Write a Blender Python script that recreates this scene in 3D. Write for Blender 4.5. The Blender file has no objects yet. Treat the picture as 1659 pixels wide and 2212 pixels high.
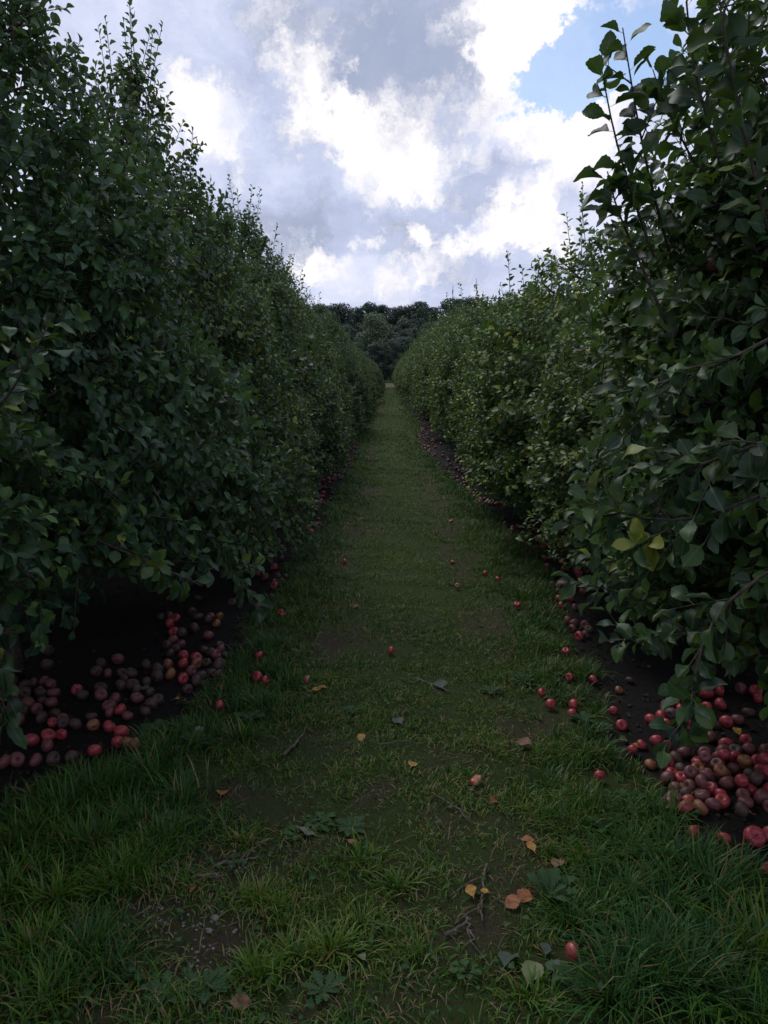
import bpy, math, random
import numpy as np
from mathutils import Vector, Matrix, Euler

PI = math.pi
R = math.radians
rng = np.random.default_rng(11)
random.seed(5)
scene = bpy.context.scene
COL = scene.collection

# ------------------------------------------------------------------ camera, sky, sun, exposure
CAM_H = 1.6
PITCH, YAW = 9.88, 0.36
F_PX = 1671.0                      # focal length in pixels of a 1659 x 2212 picture
cam_d = bpy.data.cameras.new('camera')
cam = bpy.data.objects.new('camera', cam_d)
COL.objects.link(cam)
cam.location = (0, 0, CAM_H)
cam.rotation_euler = (R(90 - PITCH), 0, R(YAW))
cam_d.sensor_fit = 'VERTICAL'
cam_d.sensor_height = 36.0
cam_d.sensor_width = 27.0
cam_d.lens = 36.0 * F_PX / 2212.0
cam_d.clip_start = 0.05
cam_d.clip_end = 3000
scene.camera = cam
CAMROT = Euler((R(90 - PITCH), 0, R(YAW))).to_matrix()

def ray(px, py):
    d = CAMROT @ Vector(((px - 829.5) / F_PX, (1106 - py) / F_PX, -1.0))
    return d

def gp(px, py, z=0.0):
    d = ray(px, py)
    t = (z - CAM_H) / d.z
    return (d.x * t, d.y * t)

def at(px, py, Y):
    d = ray(px, py)
    t = Y / d.y
    return Vector((d.x * t, Y, CAM_H + d.z * t))

SUN_EL, SUN_AZ = 52.0, -32.0
scene.view_settings.view_transform = 'Standard'
scene.view_settings.look = 'None'
scene.view_settings.exposure = 0.13
scene.view_settings.gamma = 1.0
scene.cycles.max_bounces = 6
scene.cycles.diffuse_bounces = 3
scene.cycles.glossy_bounces = 2
scene.cycles.transmission_bounces = 4
scene.cycles.transparent_max_bounces = 4
scene.cycles.caustics_reflective = False
scene.cycles.caustics_refractive = False
scene.cycles.sample_clamp_indirect = 4.0


class NT:
    """small helper to write node trees"""
    def __init__(self, tree):
        self.t = tree
        self.t.nodes.clear()
    def n(self, typ, **kw):
        nd = self.t.nodes.new(typ)
        for k, v in kw.items():
            setattr(nd, k, v)
        return nd
    def link(self, a, b):
        self.t.links.new(a, b)
    def put(self, sock, v):
        if isinstance(v, bpy.types.NodeSocket):
            self.link(v, sock)
        elif v is not None:
            if hasattr(sock.default_value, '__len__') and not hasattr(v, '__len__'):
                v = (v,) * len(sock.default_value)
            if hasattr(v, '__len__') and len(v) == 3 and len(sock.default_value) == 4:
                v = tuple(v) + (1.0,)
            sock.default_value = v
    def math(self, op, a, b=None, c=None, clamp=False):
        nd = self.n('ShaderNodeMath', operation=op, use_clamp=clamp)
        self.put(nd.inputs[0], a)
        if b is not None: self.put(nd.inputs[1], b)
        if c is not None: self.put(nd.inputs[2], c)
        return nd.outputs[0]
    def add(self, a, b): return self.math('ADD', a, b)
    def sub(self, a, b): return self.math('SUBTRACT', a, b)
    def mul(self, a, b): return self.math('MULTIPLY', a, b)
    def vmath(self, op, a, b=None):
        nd = self.n('ShaderNodeVectorMath', operation=op)
        self.put(nd.inputs[0], a)
        if b is not None:
            self.put(nd.inputs[3 if op == 'SCALE' else 1], b)
        return nd.outputs[1] if op == 'DOT_PRODUCT' else nd.outputs[0]
    def noise(self, vec, scale, detail=4, rough=0.55, color=False, dim='3D'):
        nd = self.n('ShaderNodeTexNoise', noise_dimensions=dim)
        if vec is not None: self.link(vec, nd.inputs['Vector'])
        nd.inputs['Scale'].default_value = scale
        nd.inputs['Detail'].default_value = detail
        nd.inputs['Roughness'].default_value = rough
        return nd.outputs['Color'] if color else nd.outputs[0]
    def smooth(self, v, a, b, lo=0.0, hi=1.0):
        nd = self.n('ShaderNodeMapRange', interpolation_type='SMOOTHSTEP')
        self.put(nd.inputs[0], v)
        nd.inputs[1].default_value = a; nd.inputs[2].default_value = b
        nd.inputs[3].default_value = lo; nd.inputs[4].default_value = hi
        return nd.outputs[0]
    def ramp(self, v, stops, interp='LINEAR'):
        nd = self.n('ShaderNodeValToRGB')
        nd.color_ramp.interpolation = interp
        el = nd.color_ramp.elements
        while len(el) < len(stops): el.new(0.5)
        for e, (p, c) in zip(el, stops):
            e.position = p; e.color = (c[0], c[1], c[2], 1)
        self.put(nd.inputs[0], v)
        return nd.outputs[0]
    def mix(self, f, a, b, blend='MIX'):
        nd = self.n('ShaderNodeMix', data_type='RGBA', blend_type=blend)
        self.put(nd.inputs[0], f)
        self.put(nd.inputs[6], a); self.put(nd.inputs[7], b)
        return nd.outputs[2]
    def attr(self, name):
        return self.n('ShaderNodeAttribute', attribute_name=name).outputs['Fac']


# ---- world: Nishita sky with a broken layer of cumulus in front of it
world = bpy.data.worlds.new('World')
scene.world = world
world.use_nodes = True
W = NT(world.node_tree)
wout = W.n('ShaderNodeOutputWorld')
sky = W.n('ShaderNodeTexSky', sky_type='NISHITA')
sky.sun_disc = False
sky.sun_elevation = R(SUN_EL)
sky.sun_rotation = R(SUN_AZ)
sky.altitude = 200
sky.air_density = 1.0
sky.dust_density = 0.3
sky.ozone_density = 1.6
bg_sky = W.n('ShaderNodeBackground')
bg_sky.inputs[1].default_value = 0.15
W.link(sky.outputs[0], bg_sky.inputs[0])
gen = W.n('ShaderNodeTexCoord').outputs['Generated']
w1 = W.vmath('SUBTRACT', W.noise(gen, 6.0, 3, 0.5, color=True), (0.5, 0.5, 0.5))
w2 = W.vmath('SUBTRACT', W.noise(gen, 17.0, 8, 0.68, color=True), (0.5, 0.5, 0.5))
dirw = W.vmath('ADD', gen, W.vmath('ADD', W.vmath('SCALE', w1, 0.07), W.vmath('SCALE', w2, 0.13)))
sep = W.n('ShaderNodeSeparateXYZ'); W.link(gen, sep.inputs[0])
zz = W.add(W.math('MAXIMUM', sep.outputs[2], 0.0), 0.22)
comb = W.n('ShaderNodeCombineXYZ')
W.link(W.math('DIVIDE', sep.outputs[0], zz), comb.inputs[0])
W.link(W.math('DIVIDE', sep.outputs[1], zz), comb.inputs[1])
plane = comb.outputs[0]
fbm = W.noise(plane, 2.0, 8, 0.58)
fbm3 = W.noise(dirw, 13.0, 8, 0.62)
fbm4 = W.noise(dirw, 34.0, 6, 0.6)
fbm2 = W.noise(W.vmath('ADD', plane, (3.3, 7.7, 0.0)), 5.5, 7, 0.6)

def blobs(lst, base):
    acc = base
    for px, py, rad, amp in lst:
        c = ray(px, py).normalized()
        nd = W.n('ShaderNodeVectorMath', operation='DISTANCE')
        W.link(dirw, nd.inputs[0]); nd.inputs[1].default_value = tuple(c)
        acc = W.add(acc, W.smooth(nd.outputs['Value'], R(rad * 0.45), R(rad * 1.40), amp * (0.74 if amp > 0 else 0.92), 0.0))
    return acc

# how thick / grey the cloud is
shade = blobs([
    (760, 40, 6, 0.34), (900, 120, 6, 0.4), (700, 10, 5, 0.26), (980, 180, 4, 0.28), (830, 190, 4, 0.22), (1010, 120, 3.5, 0.22), (560, 120, 4.5, 0.132), (620, 210, 4, 0.165),
    (640, 270, 2.5, 0.11), (430, 130, 4, 0.077), (330, 60, 5, 0.066), (480, 40, 4, 0.055), (620, 440, 4.5, 0.24), (560, 490, 4, 0.24), (760, 470, 4, 0.2), (900, 450, 4, 0.16),
    (620, 530, 3, 0.34), (700, 520, 3, 0.22), (1010, 450, 4, 0.2), (1080, 340, 4, 0.16), (1000, 380, 3, 0.1), (1150, 400, 3, 0.08), (840, 545, 3, 0.2), (930, 560, 2.4, 0.16),
    (970, 605, 2.6, 0.22), (1150, 570, 3, 0.16), (1220, 470, 3, 0.12), (1090, 480, 2, 0.14), (860, 420, 2.5, 0.1), (500, 400, 3, 0.15)], W.add(0.29, W.add(W.add(W.mul(W.sub(fbm, 0.5), 0.8), W.mul(W.sub(fbm2, 0.5), 0.6)), W.mul(W.sub(fbm3, 0.5), 1.1))))
cloud_col = W.ramp(W.math('MULTIPLY_ADD', shade, 0.625, 0.22, clamp=True),
                   [(0.0, (0.92, 0.90, 0.95)), (0.22, (0.78, 0.80, 0.94)), (0.38, (0.66, 0.71, 0.90)),
                    (0.58, (0.50, 0.56, 0.76)), (0.78, (0.39, 0.44, 0.59)), (1.0, (0.34, 0.40, 0.56))])
# sunlit puffs with ragged, brilliant edges
puff = blobs([
    (1130, 90, 2.9, 0.5), (1060, 40, 2.5, 0.34), (1200, 40, 2.9, 0.35), (1080, 150, 2.1, 0.4), (1170, 120, 2.6, 0.2), (470, 260, 2.9, 0.36), (400, 220, 2.5, 0.36), (530, 330, 2.2, 0.255),
    (690, 150, 2.4, 0.28), (560, 20, 2.1, 0.2), (660, 190, 2.1, 0.2), (820, 300, 3.1, 0.34), (880, 370, 2.2, 0.374), (740, 280, 2.2, 0.221), (940, 250, 2.5, 0.34), (830, 380, 2.3, 0.17),
    (1060, 240, 2.2, 0.36), (1180, 240, 2.5, 0.44), (690, 260, 2.6, 0.3), (1270, 240, 2.5, 0.4), (1260, 355, 2.2, 0.45), (1140, 460, 2.1, 0.6), (1050, 520, 2, 0.45), (1000, 545, 1.4, 0.36),
    (1140, 518, 1.4, 0.405), (780, 515, 1.2, 0.495), (700, 575, 1.7, 0.324), (640, 580, 2, 0.27), (900, 575, 1.8, 0.36), (770, 610, 2, 0.288), (850, 620, 1.7, 0.225), (1190, 330, 2.6, 0.2),
    (895, 490, 1.2, 0.405), (960, 520, 1.1, 0.405), (980, 350, 1.4, 0.255), (1030, 330, 1.3, 0.25), (1210, 520, 1.4, 0.27)], W.add(-0.19, W.add(W.add(W.mul(W.sub(fbm3, 0.5), 1.0), W.mul(W.sub(fbm2, 0.5), 0.35)), W.mul(W.sub(fbm4, 0.5), 0.55))))
puff_col = W.ramp(fbm4, [(0.3, (1.10, 1.06, 1.05)), (0.7, (0.93, 0.90, 0.93))])
cloud_col = W.mix(W.smooth(puff, -0.17, 0.34), cloud_col, puff_col)
# where blue shows between the clouds
gap = blobs([(1120, 200, 2.0, 0.75), (1180, 170, 2.4, 0.85), (1235, 115, 2.2, 0.8), (1280, 60, 2.6, 0.8), (1290, 150, 2, .5), (1440, 60, 4.0, 0.9),
             (1380, 110, 2.4, 0.6), (1225, 190, 1.8, 0.7), (545, 262, 1.4, 0.5), (470, 170, 1.2, 0.25), (600, 535, 1.6, 0.3)],
            W.add(-0.42, W.mul(W.sub(fbm, 0.5), -0.8)))
gap = W.mul(W.smooth(gap, 0.0, 0.40), 0.80)
bg_cl = W.n('ShaderNodeBackground')
W.link(cloud_col, bg_cl.inputs[0])
bg_cl.inputs[1].default_value = 1.0
mixw = W.n('ShaderNodeMixShader')
W.link(gap, mixw.inputs[0])
W.link(bg_cl.outputs[0], mixw.inputs[1])
W.link(bg_sky.outputs[0], mixw.inputs[2])
W.link(mixw.outputs[0], wout.inputs[0])
world.cycles.sampling_method = 'MANUAL'
world.cycles.sample_map_resolution = 512

S = Vector((math.sin(R(SUN_AZ)) * math.cos(R(SUN_EL)), math.cos(R(SUN_AZ)) * math.cos(R(SUN_EL)), math.sin(R(SUN_EL))))
sun_d = bpy.data.lights.new('sun', 'SUN')
sun_d.energy = 1.5
sun_d.angle = R(24)
sun_d.color = (1.0, 0.96, 0.9)
sun = bpy.data.objects.new('sun', sun_d)
COL.objects.link(sun)
sun.rotation_euler = (-S).to_track_quat('-Z', 'Y').to_euler()
sun.location = (0, 0, 30)


# ------------------------------------------------------------------ materials
def material(name):
    m = bpy.data.materials.new(name)
    m.use_nodes = True
    t = NT(m.node_tree)
    out = t.n('ShaderNodeOutputMaterial')
    return m, t, out

def principled(t, base, rough=0.6, spec=0.5, normal=None):
    p = t.n('ShaderNodeBsdfPrincipled')
    t.put(p.inputs['Base Color'], base)
    t.put(p.inputs['Roughness'], rough)
    t.put(p.inputs['Specular IOR Level'], spec)
    if normal is not None: t.link(normal, p.inputs['Normal'])
    return p

def bump(t, h, strength, dist=0.01):
    b = t.n('ShaderNodeBump')
    b.inputs['Strength'].default_value = strength
    b.inputs['Distance'].default_value = dist
    t.link(h, b.inputs['Height'])
    return b.outputs[0]

def leaf_material(name, stops, under, trans_col, trans=0.28, rough=0.50, spec=0.30):
    m, t, out = material(name)
    lv = t.attr('lv')
    rib = t.attr('rib')
    oi = t.n('ShaderNodeObjectInfo')
    v = t.add(lv, t.mul(t.sub(oi.outputs['Random'], 0.5), 0.16))
    base = t.ramp(v, stops)
    tint = oi.outputs['Color']
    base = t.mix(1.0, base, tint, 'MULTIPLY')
    base = t.mix(t.mul(t.smooth(rib, 0.0, 0.16, 1.0, 0.0), 0.35), base, (0.14, 0.17, 0.08))
    geo = t.n('ShaderNodeNewGeometry')
    col = t.mix(geo.outputs['Backfacing'], base, t.mix(0.65, base, under))
    r = t.add(rough, t.mul(geo.outputs['Backfacing'], 0.3))
    p = principled(t, col, r, spec)
    tr = t.n('ShaderNodeBsdfTranslucent')
    t.put(tr.inputs[0], t.mix(0.55, base, trans_col))
    ms = t.n('ShaderNodeMixShader')
    ms.inputs[0].default_value = trans
    t.link(p.outputs[0], ms.inputs[1]); t.link(tr.outputs[0], ms.inputs[2])
    t.link(ms.outputs[0], out.inputs[0])
    return m

LEAF = leaf_material('apple_leaf', [(0.0, (0.009, 0.026, 0.014)), (0.35, (0.022, 0.055, 0.022)), (0.65, (0.038, 0.082, 0.020)),
                                    (0.88, (0.066, 0.115, 0.020)), (1.0, (0.15, 0.17, 0.02))],
                     (0.085, 0.125, 0.085), (0.09, 0.17, 0.015))
FOREST = leaf_material('forest_leaf', [(0.0, (0.028, 0.048, 0.040)), (0.5, (0.046, 0.074, 0.052)), (1.0, (0.070, 0.10, 0.056))],
                       (0.06, 0.08, 0.05), (0.05, 0.09, 0.02), trans=0.2, rough=0.6, spec=0.3)  # greens lightened and blued, in place of haze over the woodland
WEED = leaf_material('weed_leaf', [(0.0, (0.016, 0.050, 0.014)), (0.6, (0.028, 0.075, 0.018)), (1.0, (0.045, 0.09, 0.028))],
                     (0.05, 0.09, 0.045), (0.06, 0.13, 0.02), rough=0.6, spec=0.18)

def grass_material():
    m, t, out = material('grass_blade')
    lv = t.attr('lv')
    base = t.ramp(lv, [(0.0, (0.014, 0.050, 0.020)), (0.40, (0.034, 0.104, 0.012)), (0.72, (0.082, 0.155, 0.010)),
                       (0.86, (0.13, 0.16, 0.03)), (0.92, (0.17, 0.12, 0.045)), (1.0, (0.22, 0.17, 0.09))])
    p = principled(t, base, 0.5, 0.28)
    tr = t.n('ShaderNodeBsdfTranslucent')
    t.put(tr.inputs[0], t.mix(0.4, base, (0.08, 0.15, 0.02)))
    ms = t.n('ShaderNodeMixShader'); ms.inputs[0].default_value = 0.3
    t.link(p.outputs[0], ms.inputs[1]); t.link(tr.outputs[0], ms.inputs[2])
    t.link(ms.outputs[0], out.inputs[0])
    return m
GRASS = grass_material()

def bark_material(name, c1, c2):
    m, t, out = material(name)
    co = t.n('ShaderNodeTexCoord').outputs['Object']
    n = t.noise(co, 40, 5, 0.65)
    col = t.mix(t.smooth(n, 0.35, 0.65), c1, c2)
    p = principled(t, col, 0.85, 0.25, bump(t, n, 0.6, 0.01))
    t.link(p.outputs[0], out.inputs[0])
    return m
BARK = bark_material('bark', (0.045, 0.036, 0.030), (0.12, 0.10, 0.085))
TWIG = bark_material('twig_bark', (0.036, 0.028, 0.023), (0.075, 0.060, 0.050))
DEADWOOD = bark_material('dead_wood', (0.05, 0.04, 0.034), (0.14, 0.115, 0.095))

def ground_material():
    m, t, out = material('ground_earth')
    co = t.n('ShaderNodeTexCoord').outputs['Object']
    soil, bare, tan = t.attr('soil'), t.attr('bare'), t.attr('tan')
    n1 = t.noise(co, 5, 5, 0.6)
    n2 = t.noise(co, 60, 6, 0.7)
    n3 = t.noise(co, 260, 3, 0.7)
    turf = t.mix(n1, (0.022, 0.052, 0.007), (0.042, 0.072, 0.010))
    turf = t.mix(t.smooth(n2, 0.5, 0.62), turf, (0.050, 0.036, 0.020))
    dirt = t.mix(t.smooth(n2, .34, .66), (0.028, 0.025, 0.018), (0.080, 0.052, 0.034))
    dirt = t.mix(t.smooth(n3, 0.58, 0.68), dirt, (0.17, 0.145, 0.12))
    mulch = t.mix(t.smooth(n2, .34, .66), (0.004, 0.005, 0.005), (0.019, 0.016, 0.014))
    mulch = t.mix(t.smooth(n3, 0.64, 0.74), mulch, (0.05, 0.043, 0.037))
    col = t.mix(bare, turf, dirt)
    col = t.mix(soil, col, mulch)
    col = t.mix(tan, col, t.mix(n1, (0.055, 0.042, 0.020), (0.032, 0.042, 0.014)))
    h = t.add(t.mul(n2, 0.7), t.mul(n3, 0.4))
    p = principled(t, col, 0.9, 0.2, bump(t, h, 1.0, 0.035))
    t.link(p.outputs[0], out.inputs[0])
    return m
GROUND = ground_material()

def apple_material(name, skin, streak, spot, bloom, rough):
    m, t, out = material(name)
    co = t.n('ShaderNodeTexCoord').outputs['Object']
    oi = t.n('ShaderNodeObjectInfo').outputs['Random']
    v = t.vmath('ADD', co, t.vmath('SCALE', (1.0, 1.7, 2.3), t.mul(oi, 9.0)))
    n = t.noise(v, 14, 4, 0.6)
    col = t.mix(t.smooth(n, 0.38, 0.72), skin, streak)
    n2 = t.noise(v, 30, 3, 0.6)
    col = t.mix(t.smooth(n2, 0.54, 0.64), col, spot)
    vor = t.n('ShaderNodeTexVoronoi'); vor.inputs['Scale'].default_value = 150
    t.link(v, vor.inputs['Vector'])
    col = t.mix(t.smooth(vor.outputs[0], 0.10, 0.2, 0.45, 0.0), col, (0.42, 0.27, 0.2))
    n3 = t.noise(v, 9, 3, 0.5)
    col = t.mix(t.mul(t.smooth(n3, 0.35, 0.75), bloom), col, (0.20, 0.13, 0.16))
    p = principled(t, col, rough, 0.45, bump(t, n2, 0.12, 0.003))
    t.link(p.outputs[0], out.inputs[0])
    return m
APPLE = {
    'red': apple_material('red_apple_skin', (0.29, 0.014, 0.030), (0.40, 0.070, 0.055), (0.13, 0.012, 0.020), 0.22, 0.38),
    'dull': apple_material('dull_apple_skin', (0.125, 0.028, 0.032), (0.16, 0.055, 0.045), (0.05, 0.022, 0.018), 0.22, 0.5),
    'brown': apple_material('brown_apple_skin', (0.048, 0.024, 0.018), (0.068, 0.037, 0.027), (0.024, 0.014, 0.010), 0.12, 0.6),  # rotten brown, darkened further so canopy shade sits in the skin colour
    'tan': apple_material('orange_apple_skin', (0.24, 0.095, 0.032), (0.20, 0.07, 0.035), (0.08, 0.035, 0.016), 0.15, 0.5),
}

def plain_material(name, c1, c2, scale=60, rough=0.7, spec=0.3):
    m, t, out = material(name)
    co = t.n('ShaderNodeTexCoord').outputs['Object']
    n = t.noise(co, scale, 4, 0.6)
    p = principled(t, t.mix(t.smooth(n, 0.35, 0.65), c1, c2), rough, spec)
    t.link(p.outputs[0], out.inputs[0])
    return m
STEM = plain_material('apple_stem', (0.05, 0.035, 0.02), (0.09, 0.06, 0.04))
FALLEN = {
    'yellow': plain_material('yellow_leaf', (0.30, 0.18, 0.030), (0.20, 0.10, 0.020)),
    'orange': plain_material('orange_leaf', (0.26, 0.095, 0.035), (0.16, 0.06, 0.028)),
    'brown': plain_material('brown_leaf', (0.17, 0.085, 0.045), (0.10, 0.055, 0.035)),
    'pale': plain_material('pale_green_leaf', (0.12, 0.14, 0.06), (0.085, 0.10, 0.045)),
    'dark': plain_material('dark_green_leaf', (0.05, 0.065, 0.05), (0.035, 0.05, 0.035)),
    'grey': plain_material('grey_leaf', (0.14, 0.14, 0.11), (0.09, 0.10, 0.08)),
}
FLESH = plain_material('apple_flesh', (0.34, 0.20, 0.11), (0.25, 0.10, 0.06), 40)
STONE = plain_material('stone', (0.085, 0.078, 0.072), (0.17, 0.16, 0.15), 90, 0.85)
STRAW = plain_material('straw', (0.17, 0.125, 0.065), (0.08, 0.06, 0.035), 30, 0.8, 0.15)
LITTER = plain_material('litter', (0.014, 0.011, 0.008), (0.045, 0.034, 0.025), 8, 0.9, 0.1)


# ------------------------------------------------------------------ object helpers
def tag(o, label=None, cat=None, group=None, kind=None):
    if label: o['label'] = label
    if cat: o['category'] = cat
    if group: o['group'] = group
    if kind: o['kind'] = kind
    return o

def np_mesh(name, co, faces_flat, sizes, mats, mat_idx=None, attrs=None, smooth=True):
    me = bpy.data.meshes.new(name)
    nv = len(co)
    me.vertices.add(nv)
    me.vertices.foreach_set('co', np.ascontiguousarray(co, dtype=np.float32).ravel())
    me.loops.add(len(faces_flat))
    me.loops.foreach_set('vertex_index', np.ascontiguousarray(faces_flat, dtype=np.int32))
    sizes = np.asarray(sizes, dtype=np.int32)
    me.polygons.add(len(sizes))
    starts = np.concatenate([[0], np.cumsum(sizes)[:-1]]).astype(np.int32)
    me.polygons.foreach_set('loop_start', starts)
    if mat_idx is not None:
        me.polygons.foreach_set('material_index', np.asarray(mat_idx, dtype=np.int32))
    if smooth:
        me.polygons.foreach_set('use_smooth', np.ones(len(sizes), dtype=bool))
    for k, v in (attrs or {}).items():
        a = me.attributes.new(k, 'FLOAT', 'POINT')
        a.data.foreach_set('value', np.ascontiguousarray(v, dtype=np.float32))
    for m in mats: me.materials.append(m)
    me.update(calc_edges=True)
    return me

class Geo:
    """collects numpy geometry for one mesh"""
    def __init__(self):
        self.co, self.f, self.s, self.m, self.a, self.rib = [], [], [], [], [], []
        self.n = 0
    def add(self, co, faces, sizes, mat=0, lv=0.5, rib=None):
        co = np.asarray(co, dtype=np.float32)
        self.co.append(co)
        self.f.append(np.asarray(faces, dtype=np.int64) + self.n)
        self.s.append(np.asarray(sizes, dtype=np.int32))
        self.m.append(np.full(len(sizes), mat, dtype=np.int32))
        self.a.append(np.broadcast_to(np.asarray(lv, dtype=np.float32), (len(co),)))
        self.rib.append(np.ones(len(co), dtype=np.float32) if rib is None else np.asarray(rib, dtype=np.float32))
        self.n += len(co)
    def mesh(self, name, mats, smooth=True):
        return np_mesh(name, np.concatenate(self.co), np.concatenate(self.f), np.concatenate(self.s), mats,
                       np.concatenate(self.m), {'lv': np.concatenate(self.a), 'rib': np.concatenate(self.rib)}, smooth)

def link(name, me, parent=None, loc=None):
    o = bpy.data.objects.new(name, me)
    COL.objects.link(o)
    if parent is not None: o.parent = parent
    if loc is not None: o.location = loc
    return o

def norm(v):
    return v / np.maximum(np.linalg.norm(v, axis=-1, keepdims=True), 1e-9)

def tube(geo, pts, radii, sides=5, mat=0, lv=0.5):
    pts = np.asarray(pts, dtype=float)
    n = len(pts)
    tan = np.gradient(pts, axis=0)
    tan = norm(tan)
    ref = np.array([0.31, 0.17, 0.93]) if abs(tan[0][2]) < 0.9 else np.array([1.0, 0.1, 0.0])
    u = norm(np.cross(tan, ref))
    v = np.cross(tan, u)
    ang = np.arange(sides) * 2 * PI / sides
    ring = (np.cos(ang)[None, :, None] * u[:, None, :] + np.sin(ang)[None, :, None] * v[:, None, :])
    co = pts[:, None, :] + ring * np.asarray(radii)[:, None, None]
    co = co.reshape(-1, 3)
    f = []
    for i in range(n - 1):
        for k in range(sides):
            a = i * sides + k; b = i * sides + (k + 1) % sides
            f += [a, b, b + sides, a + sides]
    sz = [4] * (len(f) // 4)
    f += list(range(sides))[::-1]; sz.append(sides)
    f += list(range((n - 1) * sides, n * sides)); sz.append(sides)
    geo.add(co, f, sz, mat, lv)

def twigs(geo, B, Dv, Ln, sag, r0, mat=1, r1=None):
    """many thin three-sided twigs at once"""
    K = len(B)
    ts = np.array([0.0, 0.5, 1.0])
    pts = B[:, None, :] + Dv[:, None, :] * (Ln[:, None] * ts)[:, :, None]
    pts[:, :, 2] += sag[:, None] * ts[None, :] ** 2
    ref = np.where(np.abs(Dv[:, 2:3]) < 0.9, np.array([[0.0, 0.0, 1.0]]), np.array([[1.0, 0.0, 0.0]]))
    u = norm(np.cross(Dv, ref)); v = np.cross(Dv, u)
    ang = np.array([0, 2.094, 4.189])
    rad = r0[:, None] * np.array([1.0, 0.75, 0.45])
    co = pts[:, :, None, :] + rad[:, :, None, None] * (np.cos(ang)[None, None, :, None] * u[:, None, None, :] + np.sin(ang)[None, None, :, None] * v[:, None, None, :])
    co = co.reshape(-1, 3)
    f1 = []
    for i in range(2):
        for k in range(3):
            a = i * 3 + k; b = i * 3 + (k + 1) % 3
            f1 += [a, b, b + 3, a + 3]
    f = (np.array(f1)[None, :] + (np.arange(K) * 9)[:, None]).ravel()
    geo.add(co, f, [4] * (6 * K), mat, 0.5)

def leaf_template(kind):
    if kind == 'hi':
        st = np.array([-0.26, 0.0, 0.10, 0.26, 0.45, 0.64, 0.82, 1.0])
        hw = np.array([0.012, 0.02, 0.115, 0.24, 0.31, 0.30, 0.20, 0.0])
    elif kind == 'hero':
        st = [-0.26, 0.0]; hw = [0.012, 0.02]
        N = 13
        for i in range(1, N + 1):
            s = i / N
            w = 0.325 * (math.sin(PI * s ** 1.04) ** 0.82) if s < 1 else 0.0
            st.append(s); hw.append(w * (1.05 if i % 2 else 0.945))
        st = np.array(st); hw = np.array(hw)
    else:
        st = np.array([0.0, 0.35, 0.72, 1.0])
        hw = np.array([0.02, 0.33, 0.24, 0.0])
    n = len(st)
    t, w = [], []
    for i in range(n - 1):
        for sgn in (-1, 0, 1):
            t.append(st[i]); w.append(sgn * hw[i])
    t.append(1.0); w.append(0.0)
    f, sz = [], []
    for i in range(n - 2):
        for k in (0, 1):
            a = i * 3 + k
            f += [a, a + 1, a + 4, a + 3]; sz.append(4)
    a = (n - 2) * 3; tip = (n - 1) * 3
    f += [a, a + 1, tip, a + 1, a + 2, tip]; sz += [3, 3]
    return np.array(t), np.array(w), np.array(f), np.array(sz)
TPL = {k: leaf_template(k) for k in ('hi', 'hero', 'lo')}

def leaves(geo, P, D, N, L, lv, tpl='hi', mat=0, curl=None, fold=None, wid=None, g=rng):
    """P bases, D directions, N upward normals, L lengths (arrays)"""
    t, w, f, sz = TPL[tpl]
    K = len(P); nv = len(t)
    D = norm(D)
    N = norm(N - D * np.sum(N * D, axis=1, keepdims=True))
    Sd = np.cross(D, N)
    curl = g.uniform(0.05, 0.42, K) if curl is None else curl
    fold = g.uniform(0.15, 0.85, K) if fold is None else fold
    wid = g.uniform(0.78, 1.15, K) if wid is None else wid
    tw = g.uniform(-0.5, 0.5, K)
    tt = np.maximum(t, 0)
    along = t[None, :] * L[:, None] * (1 - 0.25 * curl[:, None] * tt[None, :] ** 2)
    side = w[None, :] * (L * wid)[:, None]
    up = L[:, None] * (fold[:, None] * np.abs(w)[None, :] - curl[:, None] * tt[None, :] ** 2 + tw[:, None] * w[None, :] * tt[None, :])
    # wavy edge
    ph = g.uniform(0, 6.28, K)
    up = up + L[:, None] * 0.05 * np.sin(ph[:, None] + 9 * tt[None, :]) * (np.abs(w)[None, :] > 0.08)
    co = P[:, None, :] + along[:, :, None] * D[:, None, :] + side[:, :, None] * Sd[:, None, :] + up[:, :, None] * N[:, None, :]
    F = (f[None, :] + (np.arange(K) * nv)[:, None]).ravel()
    rib = np.broadcast_to((np.abs(w) / 0.33)[None, :], (K, nv)).ravel()
    geo.add(co.reshape(-1, 3), F, np.tile(sz, K), mat, np.repeat(lv, nv), rib)

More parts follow.
